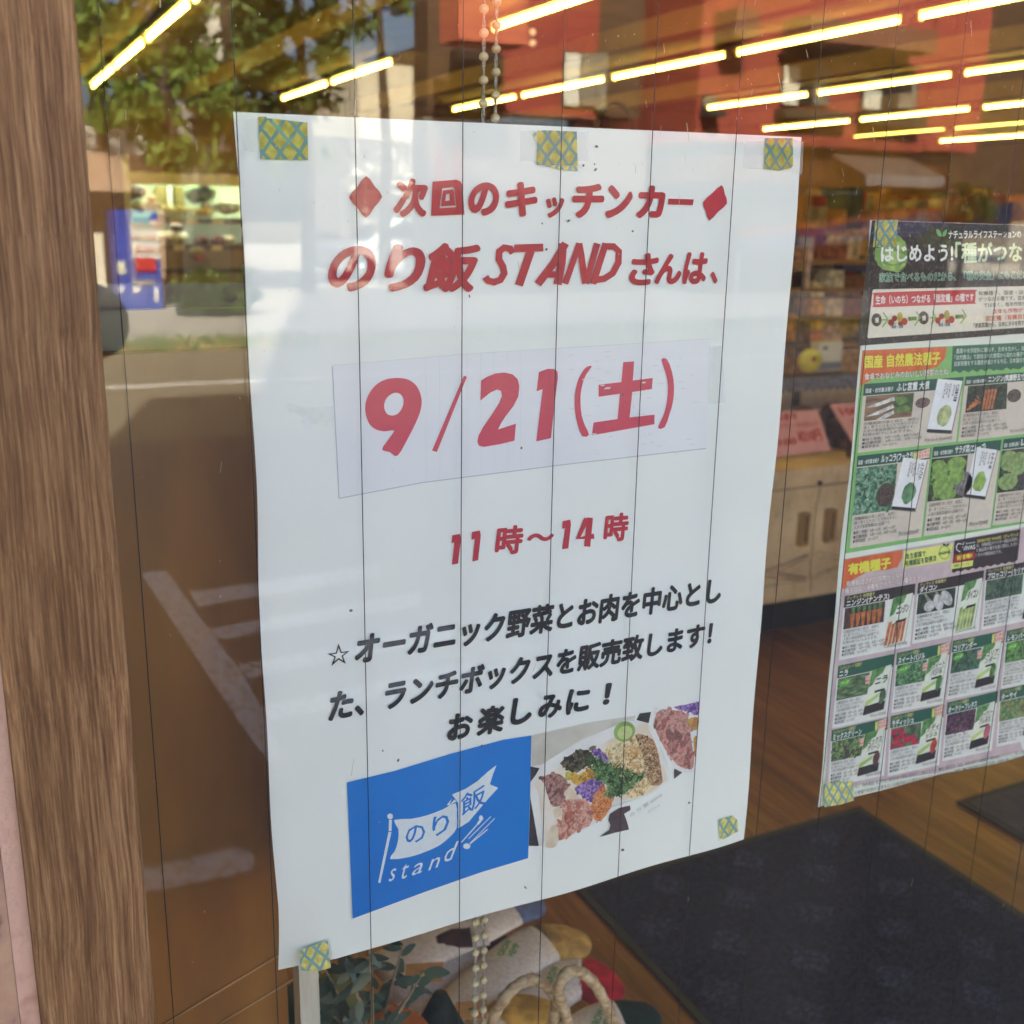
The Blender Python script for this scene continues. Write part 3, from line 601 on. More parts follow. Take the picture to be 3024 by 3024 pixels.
lettering([('次年も作物ができます', Q(*CA,(1600,1208),(2150,1178),(2150,1128),(1600,1158)),'em'),('固定種（有機良育種）です', Q(*CA,(1530,1288),(2200,1248),(2200,1192),(1530,1232)),'em')], REDI, cb, YD, 'body_lettering', .012)
lettering([('「家庭菜園から、日本にタネを残す', Q(*CA,(1395,1362),(1945,1330),(1945,1278),(1395,1310)),'em')], BLKI, cb, YD, 'body_lettering', .015)
# green section
gs = plane_part('green_section', [QP(*CE,(1055,62),(1886,20),(2400,0),(2400,870),(1890,962),(963,1117),(1000,700))], ink((130,190,112)), p2, YB)
org = M('print_orange', srgb(222,112,62), .5, c2=srgb(206,92,48), scale=140, stretch=(1,.05,.05))
plane_part('orange_label', [QP(*CE,(1055,62),(1493,43),(1482,105),(1440,150),(1350,168),(1200,185),(1110,208),(1040,250))], org, gs, YC)
lettering([('国産 自然農法種子', Q(*CA,(205,1800),(1032,1757),(1032,1622),(205,1668)),'em')], YEL, gs, YE, 'title_lettering', .035)
lettering([('食卓でおなじみのおいしい野菜のたね', Q(*CA,(205,1930),(1115,1872),(1115,1803),(205,1858)),'em')], ink((170,70,50)), gs, YD, 'subtitle_lettering', .05)
lettering([('食卓でおなじみのおいしい野菜のたね', Q(*CA,(205,1930),(1115,1872),(1115,1803),(205,1858)),'em')], W_, gs, YE, 'subtitle_lettering', .015)
teal = ink((44,104,86))
plane_part('teal_banner', [QP(*CE,*([(1523,40),(2200,5),(2200,130)]+[(1890-i*22, 145+(i % 2)*14+i*1.4) for i in range(17)]+[(1515,178)]))], teal, gs, YC)
lettering([('農薬や化学肥料に頼らず、生命を生かし、自然の働き', Q(*CE,(1540,80),(1960,58),(1960,36),(1540,54)),'em'),('「自然農法」で栽培された野菜から取れた種子です。', Q(*CE,(1532,112),(1925,92),(1925,68),(1532,88)),'em'),
    ('自家採種をする農家が減少する今日、日本国内で育種', Q(*CE,(1530,145),(1930,122),(1930,98),(1530,120)),'em')], ink((206,222,206)), gs, YD, 'body_lettering', .012)
def panel(parent, q, title, sub, photo, hdr=DKG, bg=(216,206,192), hh=.17, pk=(.60,.97,.04,.80), pkc=(120,160,100), pk_style=0, seeds=None, lines=3, tw=.62, ph=(0.03,.50), pht=.55, badge=False, herb=False, hot=None, nm='seed_panel', cols=None, clut=None):
    """q: TL TR BR BL as picture points; content laid out in the panel's own unit square"""
    g = [G(*p) for p in (q[3], q[2], q[1], q[0])]
    def uv(u, v): return bil(g, u, 1-v)          # v runs down
    def poly(nm_, pts, mt, Y): return plane_part(nm_, [[uv(*p) for p in pts]], mt, pn, Y, px=False)
    b = B(); b.quad(*[(x, YC, z) for x, z in (uv(0,1), uv(1,1), uv(1,0), uv(0,0))])
    pn = mk(nm, b, ink(bg), parent)
    poly('panel_header', [(0,0),(1,0),(1,hh),(0,hh)], hdr, YD)
    def tx(s, u0, u1, v0, v1, mt, Y=YE, bold=.012, name='panel_lettering'):
        lettering([(s, [uv(u0,v1),uv(u1,v1),uv(u1,v0),uv(u0,v0)], 'em')], mt, pn, Y, name, bold, nb=4)
    if pk_style == 0:
        tx(sub, .02, .29, hh*.42, hh*.80, W_); tx(title, .32, .32+tw*.6, hh*.16, hh*.86, W_, YE, .03)
    else:
        tx(sub, .03, .42, hh*.08, hh*.40, ink((196,196,120)), YE, .02); tx(title, .03, .03+tw, hh*.42, hh*.94, W_, YE, .035)
    p_ = poly('panel_photo', [(ph[0], hh+.01),(ph[1], hh+.01),(ph[1], pht),(ph[0], pht)], photo, YD)
    R = random.Random(title)
    if cols:
        for (kind, c, args) in cols:
            for a in args:
                if kind == 'e': pts = ell(a[0], a[1], a[2], a[3], 12, a[4] if len(a) > 4 else 0)
                else: pts = a
                pts = [(min(max(x, ph[0]), ph[1]), min(max(y, hh+.012), pht)) for x, y in pts]
                poly('photo_print', pts, photo_ink(c, tuple(int(v*.78) for v in c), 300), YE-R.random()*6e-5)
    if clut:
        clutter('photo_scraps', pn, inpoly([uv(ph[0]+.02, hh+.03), uv(ph[1]-.02, hh+.03), uv(ph[1]-.02, pht-.02), uv(ph[0]+.02, pht-.02)]), [photo_ink(c, tuple(int(v*.7) for v in c), 900) for c in clut], 34, .0022, YE+.00002, R, 2.4)
    if seeds:
        poly('seed_disc', ell(seeds[0], seeds[1], seeds[2], seeds[2]*1.05, 18), photo_ink(seeds[3], tuple(int(v*.5) for v in seeds[3]), 1400, kind='noise', lo=.45, hi=.55), YE)
    # body copy
    v0 = pht+.02
    body = ['収穫期間が長く続き、病気に', '強く育てられることで作りやすい', '人気の家庭菜園向け品種です。', '料理の彩りにもおすすめ。'][:lines]
    dv = (.97-v0)/(lines+3.2)
    for i, t in enumerate(body): tx(t, .03, (.56 if pk_style else .62)-R.random()*.12, v0+dv*i*.95, v0+dv*(i*.95+.8), TXT, YE, 0)
    for i, t in enumerate(('●蒔く時期：3月～5月、8月～10月', '●収穫時期：4月～7月、9月～12月', '●発芽適温：15～25℃')):
        tx(t, .03, (.60, .62, .38)[i], v0+dv*(lines+.1+i*.95), v0+dv*(lines+.1+i*.95+.8), ink((96,92,90)), YE, .006)
    tx('約0.5mℓ 約200粒', .66, .95, .90, .955, TXT, YE, 0)
    # packet
    if pk_style == 0:
        u_, v_, w_, h_, l_ = pk
        pkq = [(u_, v_), (u_+w_, v_+.06), (u_+w_-l_, v_+h_+.06), (u_-l_, v_+h_)]
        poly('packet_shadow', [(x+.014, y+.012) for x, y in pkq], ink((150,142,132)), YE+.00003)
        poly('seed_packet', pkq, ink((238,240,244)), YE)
        def pq(s_, t_): return bil([pkq[3], pkq[2], pkq[1], pkq[0]], s_, 1-t_)
        poly('packet_band', [pq(0,.94),pq(1,.94),pq(1,1),pq(0,1)], BLKI, YF)
        poly('packet_picture', [pq(*p) for p in blob([(.3,.62),(.42,.5),(.62,.46),(.8,.56),(.84,.7),(.7,.84),(.45,.86),(.3,.76)], .02, 2, R)], photo_ink(pkc, tuple(int(v*.75) for v in pkc), 200), YF)
        for k, (s_, t0, t1) in enumerate(((.86,.06,.40),(.72,.08,.30),(.56,.06,.34),(.46,.08,.28),(.36,.06,.36))):
            n_ = len(title.split('(')[0]) if k == 0 else 5
            for j in range(n_):
                ch = (title.split('(')[0].replace(' ', '')+'種種種')[j] if k == 0 else '自然農法種'[j]
                hw = .075 if k == 0 else .035
                tt0 = t0+(t1-t0)*j/n_; tt1 = t0+(t1-t0)*(j+.85)/n_
                lettering([(ch, [uv(*pq(s_-hw,tt1)),uv(*pq(s_+hw,tt1)),uv(*pq(s_+hw,tt0)),uv(*pq(s_-hw,tt0))], 'fit')], BLKI, pn, YF-.00002, 'packet_lettering', .03 if k == 0 else 0, nb=4)
    else:
        u0, u1, a0, a1 = pk
        pkq = [(u0+.09, a0+.03),(u1, a0),(u1-.07, a1),(u0, a1+.03)]
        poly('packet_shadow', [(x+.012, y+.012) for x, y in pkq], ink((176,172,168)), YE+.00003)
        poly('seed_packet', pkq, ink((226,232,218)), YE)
        def pq(s_, t_): return bil([pkq[3], pkq[2], pkq[1], pkq[0]], s_, 1-t_)
        lo_ = tuple(int(v*.7) for v in pkc)
        poly('packet_picture', [pq(*p) for p in blob([(0,.0),(.7,0),(.6,.14),(.3,.2),(.2,.34),(0,.38)], .01, 1, R)], photo_ink((110,160,92), (66,118,64), 260), YF)
        if hot:
            for j in range(5):
                s_ = .1+j*.18; poly('packet_picture', [pq(s_-.08,.50+.05*(j % 2)),pq(s_+.08,.48+.05*(j % 2)),pq(s_+.07,.97),pq(s_-.07,.98)], photo_ink(pkc, lo_, 200), YF-j*1e-6)
        else:
            poly('packet_band', [pq(0,.80),pq(1,.80),pq(1,1),pq(0,1)], BLKI, YF)
            poly('packet_picture', [pq(*p) for p in ((0,.70),(.6,.58),(.62,.66),(.1,.80),(0,.80))], photo_ink((196,214,130),(160,190,96),60), YF)
            poly('packet_picture', [pq(*p) for p in blob([(.66,.62),(.8,.5),(.96,.58),(.98,.74),(.84,.86),(.7,.8)], .02, 2, R)], photo_ink(pkc, lo_, 260), YF-.00001)
        n_ = title.split('(')[0]
        n1, n2 = (n_[:len(n_)//2+len(n_) % 2], n_[len(n_)//2+len(n_) % 2:]) if len(n_) > 4 else (n_, None)
        if n2:
            lettering([(n1, [uv(*pq(.28,.30)),uv(*pq(.95,.30)),uv(*pq(.95,.17)),uv(*pq(.28,.17))], 'em'), (n2, [uv(*pq(.28,.46)),uv(*pq(.90,.46)),uv(*pq(.90,.33)),uv(*pq(.28,.33))], 'em')], BLKI, pn, YF-.00002, 'packet_lettering', .035, nb=4)
            poly('packet_rule', [pq(.2,.31),pq(1,.31),pq(1,.318),pq(.2,.318)], BLKI, YF-.00002)
        else:
            lettering([(n1, [uv(*pq(.30,.38)),uv(*pq(.92,.38)),uv(*pq(.92,.20)),uv(*pq(.30,.20))], 'em')], BLKI, pn, YF-.00002, 'packet_lettering', .04, nb=4)
        poly('packet_band', [pq(.36,.50),pq(.86,.50),pq(.86,.55),pq(.36,.55)], BLKI, YF-.00001)
    if badge:
        poly('starter_badge', [(.82,.02),(.985,0),(.985,hh*.85),(.82,hh*.9)], ink((238,206,192)), YF)
        tx('はじめて', .83, .98, hh*.12, hh*.42, REDI, YF-.00002, .02, 'badge_lettering'); tx('おすすめ', .83, .98, hh*.48, hh*.78, REDI, YF-.00002, .02, 'badge_lettering')
        poly('starter_mark', [(.765,.01),(.79,.04),(.81,.0),(.81,hh*.7),(.79,hh*.95),(.765,hh*.75)], ink((214,222,120)), YF)
    if herb:
        poly('herb_mark', ell(.14, hh+.09, .10, .055, 14, -.3), ink((98,176,62)), YF)
        tx('ハーブ', .07, .21, hh+.065, hh+.115, ink((226,240,206)), YF-.00002, .03, 'badge_lettering')
    if badge == 'pot' or herb:
        poly('pot_badge', [(.50,hh+.06),(.60,hh+.05),(.60,hh+.18),(.51,hh+.19)], ink((236,204,196)), YF)
        tx('ポット', .505, .597, hh+.065, hh+.11, REDI, YF-.00002, .03, 'badge_lettering'); tx('栽培OK', .505, .597, hh+.12, hh+.165, REDI, YF-.00002, .02, 'badge_lettering')
    return pn
gph = photo_ink((104,150,110), (40,78,54), 420, (70,116,80))
woodp = photo_ink((150,120,92), (112,86,66), 60, stretch=(1,1,9))
dk = photo_ink((70,84,62),(30,36,34),300,(48,60,48))
daikon = [('p', (74,104,58), [[(.34,.20),(.52,.2),(.52,.46),(.40,.44),(.30,.34)]]), ('p', (112,146,80), [[(.30,.24),(.40,.22),(.46,.3),(.36,.36)],[(.30,.40),(.44,.36),(.5,.44),(.36,.46)]]),
          ('p', (226,226,222), [[(.04,.345),(.12,.30),(.30,.22),(.315,.27),(.14,.345)],[(.04,.48),(.14,.42),(.30,.33),(.315,.38),(.16,.465)],[(.14,.54),(.24,.46),(.315,.42),(.32,.47),(.22,.545)]])]
panel(gs, QP(*CB,(265,300),(1310,225),(1232,905),(200,1022)), 'ふじ宮重 大根', '国産・自然農法種子', woodp, seeds=(.60,.345,.075,(140,110,108)), pk=(.73,.0,.26,.80,.06), pkc=(196,206,150), lines=4, cols=daikon, pht=.54, tw=.55)
car = [('p', (210,128,84), [[(.06+.03*i,.5-.05*i),(.2+.01*i,.40),(.22+.01*i,.43),(.07+.03*i,.54-.05*i)] for i in range(5)]+[[(.26+.04*i,.54),(.29+.045*i,.22),(.32+.045*i,.24),(.29+.04*i,.54)] for i in range(4)])]
panel(gs, QP(*CB,(1330,222),(2060,168),(2060,812),(1252,905)), 'ニンジン(筑摩野五寸)', '国産・自然農法種子', dk, seeds=(.70,.36,.10,(110,98,90)), pk=(.93,.2,.3,.5,.08), lines=3, cols=car, ph=(.05,.6), pht=.56, tw=.9, hh=.14)
panel(gs, QP(*CB,(195,1055),(968,972),(868,1905),(116,2027)), 'ルッコラ(フックラ)', '国産・自然農法種子', photo_ink((132,172,146),(52,96,74),330,(92,138,108)), clut=[(128,176,148),(84,134,104),(52,92,70),(160,196,172)], seeds=(.42,.46,.125,(92,76,66)), pk=(.62,.07,.34,.56,.10), pkc=(110,158,112), lines=3, ph=(0.0,.55), pht=.64, hh=.12, badge=True, tw=.75)
panel(gs, QP(*CB,(990,962),(1708,885),(1592,1808),(890,1898)), 'サラダ菜(エルーゴ)', '国産・自然農法種子', dk, seeds=(.50,.45,.13,(150,144,146)), pk=(.62,.05,.33,.55,.10), pkc=(160,196,100), lines=3, ph=(0.0,.52), pht=.61, hh=.12, tw=.75,
      clut=[(150,190,100),(120,164,80),(60,90,50)], cols=[('e', (142,180,92), [(.14,.28,.12,.10),(.36,.22,.14,.09),(.2,.44,.15,.12),(.38,.36,.12,.09),(.1,.2,.1,.05),(.28,.55,.13,.07)])])
panel(gs, QP(*CB,(1730,880),(2300,815),(2300,1700),(1612,1785)), 'レタス', '国産・自然農法種子', dk, seeds=(.38,.46,.13,(98,90,96)), pk=(.75,.05,.33,.55,.10), lines=4, ph=(0.0,.8), pht=.62, hh=.12, tw=.6,
      clut=[(170,196,130),(110,146,84)], cols=[('e', (150,178,112), [(.12,.25,.14,.12),(.3,.3,.16,.14),(.16,.5,.16,.1)])])
# organic section
ms = plane_part('mauve_section', [QP(*CC,(190,305),(700,215),(1260,122),(1900,0),(2700,-150),(2700,1900),(1900,2060)) + QP(*CD,(1932,985),(1150,1190),(170,1330),(128,1335),(150,900),(185,400))], M('print_mauve', srgb(206,188,192), .5, c2=srgb(190,170,176), scale=90), p2, YB)
plane_part('orange_label', [QP(*CC,(190,310),(760,215),(748,300),(705,385),(600,410),(420,425),(250,520),(190,600),(160,590))], org, ms, YC)
lettering([('有機種子', Q(*CC,(222,462),(642,392),(642,288),(222,356)),'em')], YEL, ms, YD, 'title_lettering', .045)
for mt_, bo, yy in ((ink((178,92,72)), .05, YD), (W_, .014, YE)):
    lettering([('有機栽培された作物から採れた、', Q(*CC,(205,578),(820,476),(820,422),(205,522)),'em'), ('種子加工・消毒をされていない種子です。', Q(*CC,(190,645),(940,518),(940,462),(190,592)),'em')], mt_, ms, yy, 'subtitle_lettering', bo)
plane_part('yellow_note', [QP(*CC,(772,230),(1250,150),(1215,320),(755,393))], ink((226,232,124)), ms, YC)
lettering([('各生産国で', Q(*CC,(785,310),(980,275),(980,222),(785,255)),'em'),('有機認証を取得済', Q(*CC,(778,380),(1085,325),(1085,268),(778,322)),'em')], DKG, ms, YD, 'note_lettering', .02)
lettering([('ORGANIC', Q(*CC,(1102,268),(1228,245),(1228,215),(1102,238)),'fit')], DKG, ms, YE, 'note_lettering', .02)
plane_part('ring_mark', strokes(*CC, [([(1165+50*math.cos(a*.42), 240+65*math.sin(a*.42)) for a in range(16)], 9)]), ink((156,182,96)), ms, YD)
plane_part('leaf_mark', [QP(*CC,(1145,150),(1180,160),(1178,182),(1155,175)), QP(*CC,(1182,182),(1185,160),(1215,146),(1208,172))], DKG, ms, YD)
plane_part('black_banner', [QP(*CC,*([(1265,125),(1910,12),(1882,310)]+[(1870-i*36, 318+(i % 2)*16+i*6.3) for i in range(1, 18)]+[(1238,430)]))], ink((52,42,44)), ms, YC)
lettering([('VIVAS', Q(*CC,(1340,225),(1465,205),(1465,162),(1340,182)),'fit'),('SEMENTES', Q(*CC,(1372,160),(1465,146),(1465,134),(1372,148)),'fit')], W_, ms, YD, 'brand_lettering', .02)
plane_part('brand_mark', strokes(*CC, [([(1332,158),(1300,152),(1280,180),(1285,215),(1320,235)], 9), ([(1345,165),(1362,135)], 12)]), W_, ms, YD)
lettering([('SEMENTES VIVAS社（ヴィヴァス）', Q(*CC,(1485,148),(1898,78),(1898,44),(1485,112)),'em')], ink((214,210,96)), ms, YD, 'banner_lettering', .02)
lettering([('は、有機認証やデメター認証を取得し', Q(*CC,(1478,192),(1892,124),(1892,88),(1478,156)),'em'),('た高品質の種子生産に特化したポル', Q(*CC,(1475,238),(1885,172),(1885,134),(1475,202)),'em'),('トガルの種苗会社です。', Q(*CC,(1470,285),(1725,246),(1725,212),(1470,250)),'em')], ink((200,196,196)), ms, YD, 'banner_lettering', .01)
plane_part('red_note', [QP(*CC,(1262,265),(1458,228),(1462,298),(1255,340))], ink((186,38,40)), ms, YD)
lettering([('新登場!!', Q(*CC,(1285,318),(1435,288),(1435,246),(1285,274)),'em')], YEL, ms, YE, 'note_lettering', .04)
plane_part('yellow_note', [QP(*CC,(1230,350),(1446,315),(1440,370),(1222,405))], ink((226,230,120)), ms, YD)
lettering([('原産地：ポルトガル', Q(*CC,(1255,385),(1405,360),(1405,335),(1255,360)),'em')], TXT, ms, YE, 'note_lettering', .01)
BH = ink((50,40,42)); GH = ink((34,92,74)); wbg = (228,230,226)
carA = [('p', (206,120,66), [[(.12+.075*i,.52),(.10+.075*i,.30),(.165+.075*i,.29),(.15+.075*i,.52)] for i in range(6)]), ('p', (98,146,84), [[(.12+.075*i,.29),(.11+.075*i,.2),(.16+.075*i,.2),(.15+.075*i,.29)] for i in range(6)])]
kw = dict(hdr=BH, bg=wbg, pk_style=1, hh=.18, pht=.52, ph=(0.02,.58))
panel(ms, QP(*CC,(190,668),(882,542),(830,1158),(132,1297)), 'ニンジン(ナンテス)', 'ヴィヴァス 有機種子', photo_ink((92,66,56),(52,40,44),300), pkc=(214,128,84), hot=True, cols=carA, pk=(.60,.97,.14,.90), tw=.60, lines=4, **kw)
panel(ms, QP(*CC,(908,538),(1552,412),(1500,1005),(848,1137)), 'ダイコン', 'ヴィヴァス 有機種子', dk, pkc=(186,208,120), hot=True, cols=[('e', (214,214,216), [(.20,.42,.08,.09),(.33,.38,.07,.15,-.3),(.45,.34,.07,.15,-.5)]),('p',(150,170,140),[[(.16,.33),(.10,.2),(.13,.2),(.22,.33)],[(.30,.25),(.26,.2),(.3,.2),(.34,.27)]])], pk=(.62,.98,.12,.92), tw=.26, lines=3, **kw)
panel(ms, QP(*CC,(1572,405),(2210,282),(2150,870),(1522,1000)), 'ブロッコリー(カリナロ)', 'ヴィヴァス 有機種子', photo_ink((92,118,98),(50,72,62),260,(70,94,80)), clut=[(104,130,108),(60,84,70)], pkc=(150,190,100), pk=(.62,.98,.12,.92), tw=.64, lines=4, **kw)
kw['hdr'] = GH; kw['hh'] = .21
kw.update(pht=.56, hh=.20)
chive = photo_ink((120,142,104),(54,80,52),150,(84,110,74),stretch=(1,1,4))
JS = 'ジェネシスシード 有機種子'
panel(ms, QP(*CD,(242,210),(757,98),(700,672),(187,782)), 'ニラ', JS, chive, pkc=(92,120,86), pk=(.52,.96,.16,.86), tw=.15, herb=True, lines=3, **kw)
panel(ms, QP(*CD,(780,92),(1268,-12),(1210,555),(728,642)), 'スイートバジル', JS, gph, clut=[(104,156,108),(60,110,70),(140,180,130)], pkc=(96,156,80), pk=(.52,.96,.16,.86), tw=.50, herb=True, badge=True, lines=3, **kw)
panel(ms, QP(*CD,(1290,-20),(1760,-115),(1700,430),(1232,520)), 'コリアンダー', JS, photo_ink((84,120,100),(40,70,60),260,(60,96,80)), clut=[(90,130,100),(50,84,64)], pkc=(96,156,80), pk=(.52,.96,.16,.86), tw=.44, herb=True, lines=3, badge=True, **kw)
panel(ms, QP(*CD,(1785,-112),(2240,-205),(2190,330),(1728,420)), 'レモンバーム', JS, photo_ink((112,160,92),(60,104,56),160,(84,132,72)), clut=[(130,176,100),(84,136,70),(60,100,54)], pkc=(110,168,90), pk=(.52,.96,.16,.86), tw=.44, herb=True, lines=4, **kw)
panel(ms, QP(*CD,(182,798),(700,682),(660,1215),(150,1320)), 'ミックスグリーン', JS, photo_ink((110,144,84),(44,60,48),420,(78,106,66)), clut=[(120,156,90),(60,84,54),(96,70,90),(150,180,110)], pkc=(120,76,84), pk=(.50,.94,.16,.88), tw=.50, badge='pot', lines=3, **kw)
panel(ms, QP(*CD,(722,670),(1215,562),(1165,1118),(692,1222)), 'ラディッシュ', JS, photo_ink((104,128,92),(60,80,58),160), pkc=(206,80,60), pk=(.52,.96,.16,.86), tw=.40, badge=True, lines=3,
      cols=[('e',(188,40,78),[(.08,.28,.07,.05),(.20,.27,.06,.05),(.12,.40,.07,.06),(.25,.37,.07,.055),(.33,.45,.07,.06),(.2,.50,.07,.055),(.42,.44,.07,.055),(.48,.52,.07,.05),(.06,.5,.05,.05)])], **kw)
panel(ms, QP(*CD,(1240,545),(1705,438),(1645,985),(1190,1085)), 'オークリーフレタス', JS, photo_ink((96,64,84),(50,34,50),300,(72,48,66)), clut=[(104,66,92),(60,36,56),(130,90,116)], pkc=(214,110,130), pk=(.52,.96,.16,.86), tw=.56, lines=3, **kw)
panel(ms, QP(*CD,(1722,430),(2190,325),(2130,860),(1688,950)), 'ターサイ', JS, photo_ink((128,166,110),(66,104,62),150,(96,134,84)), clut=[(140,176,120),(96,140,84),(170,130,96)], pkc=(120,168,100), pk=(.52,.96,.16,.86), tw=.30, lines=4, **kw)
fp1 = '蒔き時と「発芽適温」をご参考に栽培地域の環境に合わせてご検討ください。■種の保存方法：高温・多湿を避けて冷蔵庫等で保存保管してください。残った種は翌年'
lettering([(fp1, Q(*CD,(345,1345),(2000,1000),(2000,968),(345,1310)),'em'), ('なく容量や粒数の変更あるいは販売休止の場合があります。大きなチラシ掲載の●収穫時期は比較的早春～初夏に撒いて冬から春まで', Q(*CD,(360,1402),(2000,1040),(2000,1008),(360,1367)),'em')], TXT, p2, YC, 'fine_print', 0)
tape(p2, QP(*CA,(320,185),(565,180),(550,480),(290,480)), tpA, .0004)
tape(p2, QP(*CD,(110,1285),(250,1270),(370,1258),(382,1440),(250,1478),(110,1500)), tpB, .0004)
# ================================================================== shop interior
FL = 0.0
def st(name, b, mat, kind='structure', **k): return mk(name, b, mat, None, kind, **k)
IX0, IX1, IY1, CH = -3.0, 24.0, 17.6, 3.30
floorM = wood_mat('floor_wood', srgb(176,118,62), srgb(118,70,34), srgb(150,96,48), (5, 90, 90))
floorM.node_tree.nodes['Principled BSDF'].inputs['Roughness'].default_value = .32
floorN = wood_mat('floor_board_wood', srgb(186,124,64), srgb(122,72,34), srgb(156,98,48), (90, 3, 90))
floorN.node_tree.nodes['Principled BSDF'].inputs['Roughness'].default_value = .30
fl = st('floor', B().box(IX0, IX1, .12, IY1, -.08, -.016), floorM)
R = random.Random(5)
# boards near the window, one by one, running away from the glass; beyond them larger sheets of the same boards
bd = {}
for i in range(24):
    x = .2+i*.152
    y = .15-R.uniform(0, .6)
    while y < 4.4:
        ln = R.choice((.9, 1.2, .9)); y0, y1 = max(y, .15), min(y+ln, 4.5)
        if y1-y0 > .05: mk('floor_board', B().box(x+.001, x+.151, y0+.001, y1-.001, -.0155, -.0010+R.uniform(-.0006, .0003)), floorN, fl)
        y += ln
mk('far_boards', B().box(IX0, .199, .15, IY1, -.0155, -.001).box(3.85, IX1, .15, IY1, -.0155, -.001).box(.2, 3.849, 4.502, IY1, -.0155, -.001), floorN, fl)
ceilM = M('ceiling_board', srgb(104,84,58), .8, c2=srgb(90,72,48), scale=3)
st('ceiling', B().box(IX0, IX1, .12, IY1, CH, CH+.1), ceilM)
wallI = M('inner_wall', srgb(150,118,76), .8, c2=srgb(136,104,66), scale=2)
st('back_wall', B().box(IX0, IX1, IY1, IY1+.1, 0, CH), wallI)
st('left_wall', B().box(IX0-.1, IX0, .12, IY1, 0, CH), wallI)
st('right_wall', B().box(IX1, IX1+.1, .12, IY1, 0, CH), wallI)
st('front_wall', B().box(3.1, IX1, .0, .12, 0, 2.9), wallI)
beamM = M('beam_paint', srgb(140,116,82), .7)
beam_x = (1.15, 3.2, 5.9, 8.9, 12.1, 15.0)
for i, x in enumerate(beam_x):
    solo('ceiling_beam', B().box(x-.09, x+.09, .3, IY1, CH-.20, CH-.001), beamM, 'long boxed ceiling beam, %s from the left, running to the back of the shop' % ('first','second','third','fourth','fifth','sixth')[i], 'beam', 'ceiling beams')
# fluorescent tubes, end to end in long rows
tubeM = EM('tube_light', (1, .71, .115), 5.5); fixM = M('fixture_white', srgb(240,232,214), .4)
def make_tube(label, g):
    t = thing('fluorescent_lamp', (0, 0, 3.2), label, 'lamp', g)
    mk('lamp_housing', B().box(-.05, .05, -1.19, 1.19, 3.235, 3.275), fixM, t)
    mk('tube', B().tube([(0, -1.11, 3.2), (0, 1.11, 3.2)], .0155, 8), tubeM, t)
    mk('lamp_socket', B().box(-.022, .022, -1.16, -1.112, 3.17, 3.24), fixM, t)
    mk('lamp_socket', B().box(-.022, .022, 1.112, 1.16, 3.17, 3.24), fixM, t)
    return t
rows = [('leftmost', 1.876, [15.55, 13.15, 10.7, 8.3, 5.8, 3.3]), ('second', 4.57, [15.6, 13.15, 8.25, 5.8, 3.3]), ('third', 7.36, [15.6, 13.15, 10.7, 8.25, 5.8, 3.3]),
        ('fourth', 10.47, [13.0, 10.55, 8.1, 5.6]), ('fifth', 13.64, [15.6, 13.1, 10.6, 8.1]), ('sixth', 15.95, [15.7, 13.2, 10.7]), ('rightmost', 18.26, [15.7, 13.2, 10.7])]
ordi = ('farthest', 'second farthest', 'third farthest', 'fourth farthest', 'fifth farthest', 'nearest')
t0 = None
for rn, x, ys in rows:
    for i, y in enumerate(ys):
        lab = '%s lit fluorescent lamp in the %s ceiling row' % (ordi[i], rn)
        if t0 is None: t0 = t = make_tube(lab, 'ceiling tube lamps')
        else: t = copy_tree(t0); t['label'] = lab
        t.location = (x, y, 3.2)
# hanging sensor spots between the rows
for (px, py), Y, lab in (((1573, 95), 5.5, 'upper'), ((1573, 127), 5.5, 'lower')):
    x, z = it(px, py, Y); solo('spot_lamp', B().ball((x, Y, z), .019), EM('spot_glow', (1, .8, .5), .07), 'tiny round spot lamp under the ceiling track, %s of the pair' % lab, 'lamp', 'ceiling spots')
# mats
matM = M('mat_navy', srgb(54,54,76), .95, c2=srgb(14,14,20), scale=85, stretch=(1, 2.4, 1), bump=1., c3=srgb(36,36,48), lo=.38, hi=.64, dist=.004)
mt1 = thing('floor_mat', (1.45, .95, 0), 'large dark navy ribbed entrance mat on the wooden floor', 'mat')
b = B(); 
mk('mat_pile', B().box(1.055, 1.885, .24, 1.425, .0005, .0085), matM, mt1)
db = B(); Rm = random.Random(9)
for i in range(7):
    for j in range(10):
        cx0, cy0, r0 = 1.12+i*.118, .30+j*.118, .050
        if (i+j) % 2 == 0: db.v += [(cx0-r0, cy0, .0092), (cx0, cy0-r0, .0092), (cx0+r0, cy0, .0092), (cx0, cy0+r0, .0092)]; k0 = len(db.v)-4; db.f.append((k0, k0+1, k0+2, k0+3))
mk('diamond_reflection', db, M('mat_reflection', srgb(78,78,106), .95, c2=srgb(24,24,34), scale=85, stretch=(1, 2.4, 1), bump=1., c3=srgb(46,46,62), lo=.38, hi=.64, dist=.004), mt1, 'stuff')  # lighter diamonds painted on the mat in place of a reflected lattice
edge = M('mat_rubber', srgb(40,38,38), .6)
mk('mat_border', B().box(1.035, 1.054, .22, 1.445, .0004, .007).box(1.886, 1.905, .22, 1.445, .0004, .007).box(1.054, 1.886, 1.426, 1.445, .0004, .007).box(1.054, 1.886, .22, .239, .0004, .007), edge, mt1)
mt2 = thing('floor_mat', (2.6, .8, 0), 'grey brown striped floor mat to the right of the navy mat', 'mat')
mk('mat_pile', B().box(2.185, 3.1, .22, 1.335, .0005, .009), M('mat_taupe', srgb(104,94,88), .95, c2=srgb(70,62,60), scale=70, stretch=(6,.3,1), bump=.8), mt2)
mk('mat_border', B().box(2.165, 2.184, .2, 1.355, .0004, .007).box(2.184, 3.1, 1.336, 1.355, .0004, .007), edge, mt2)
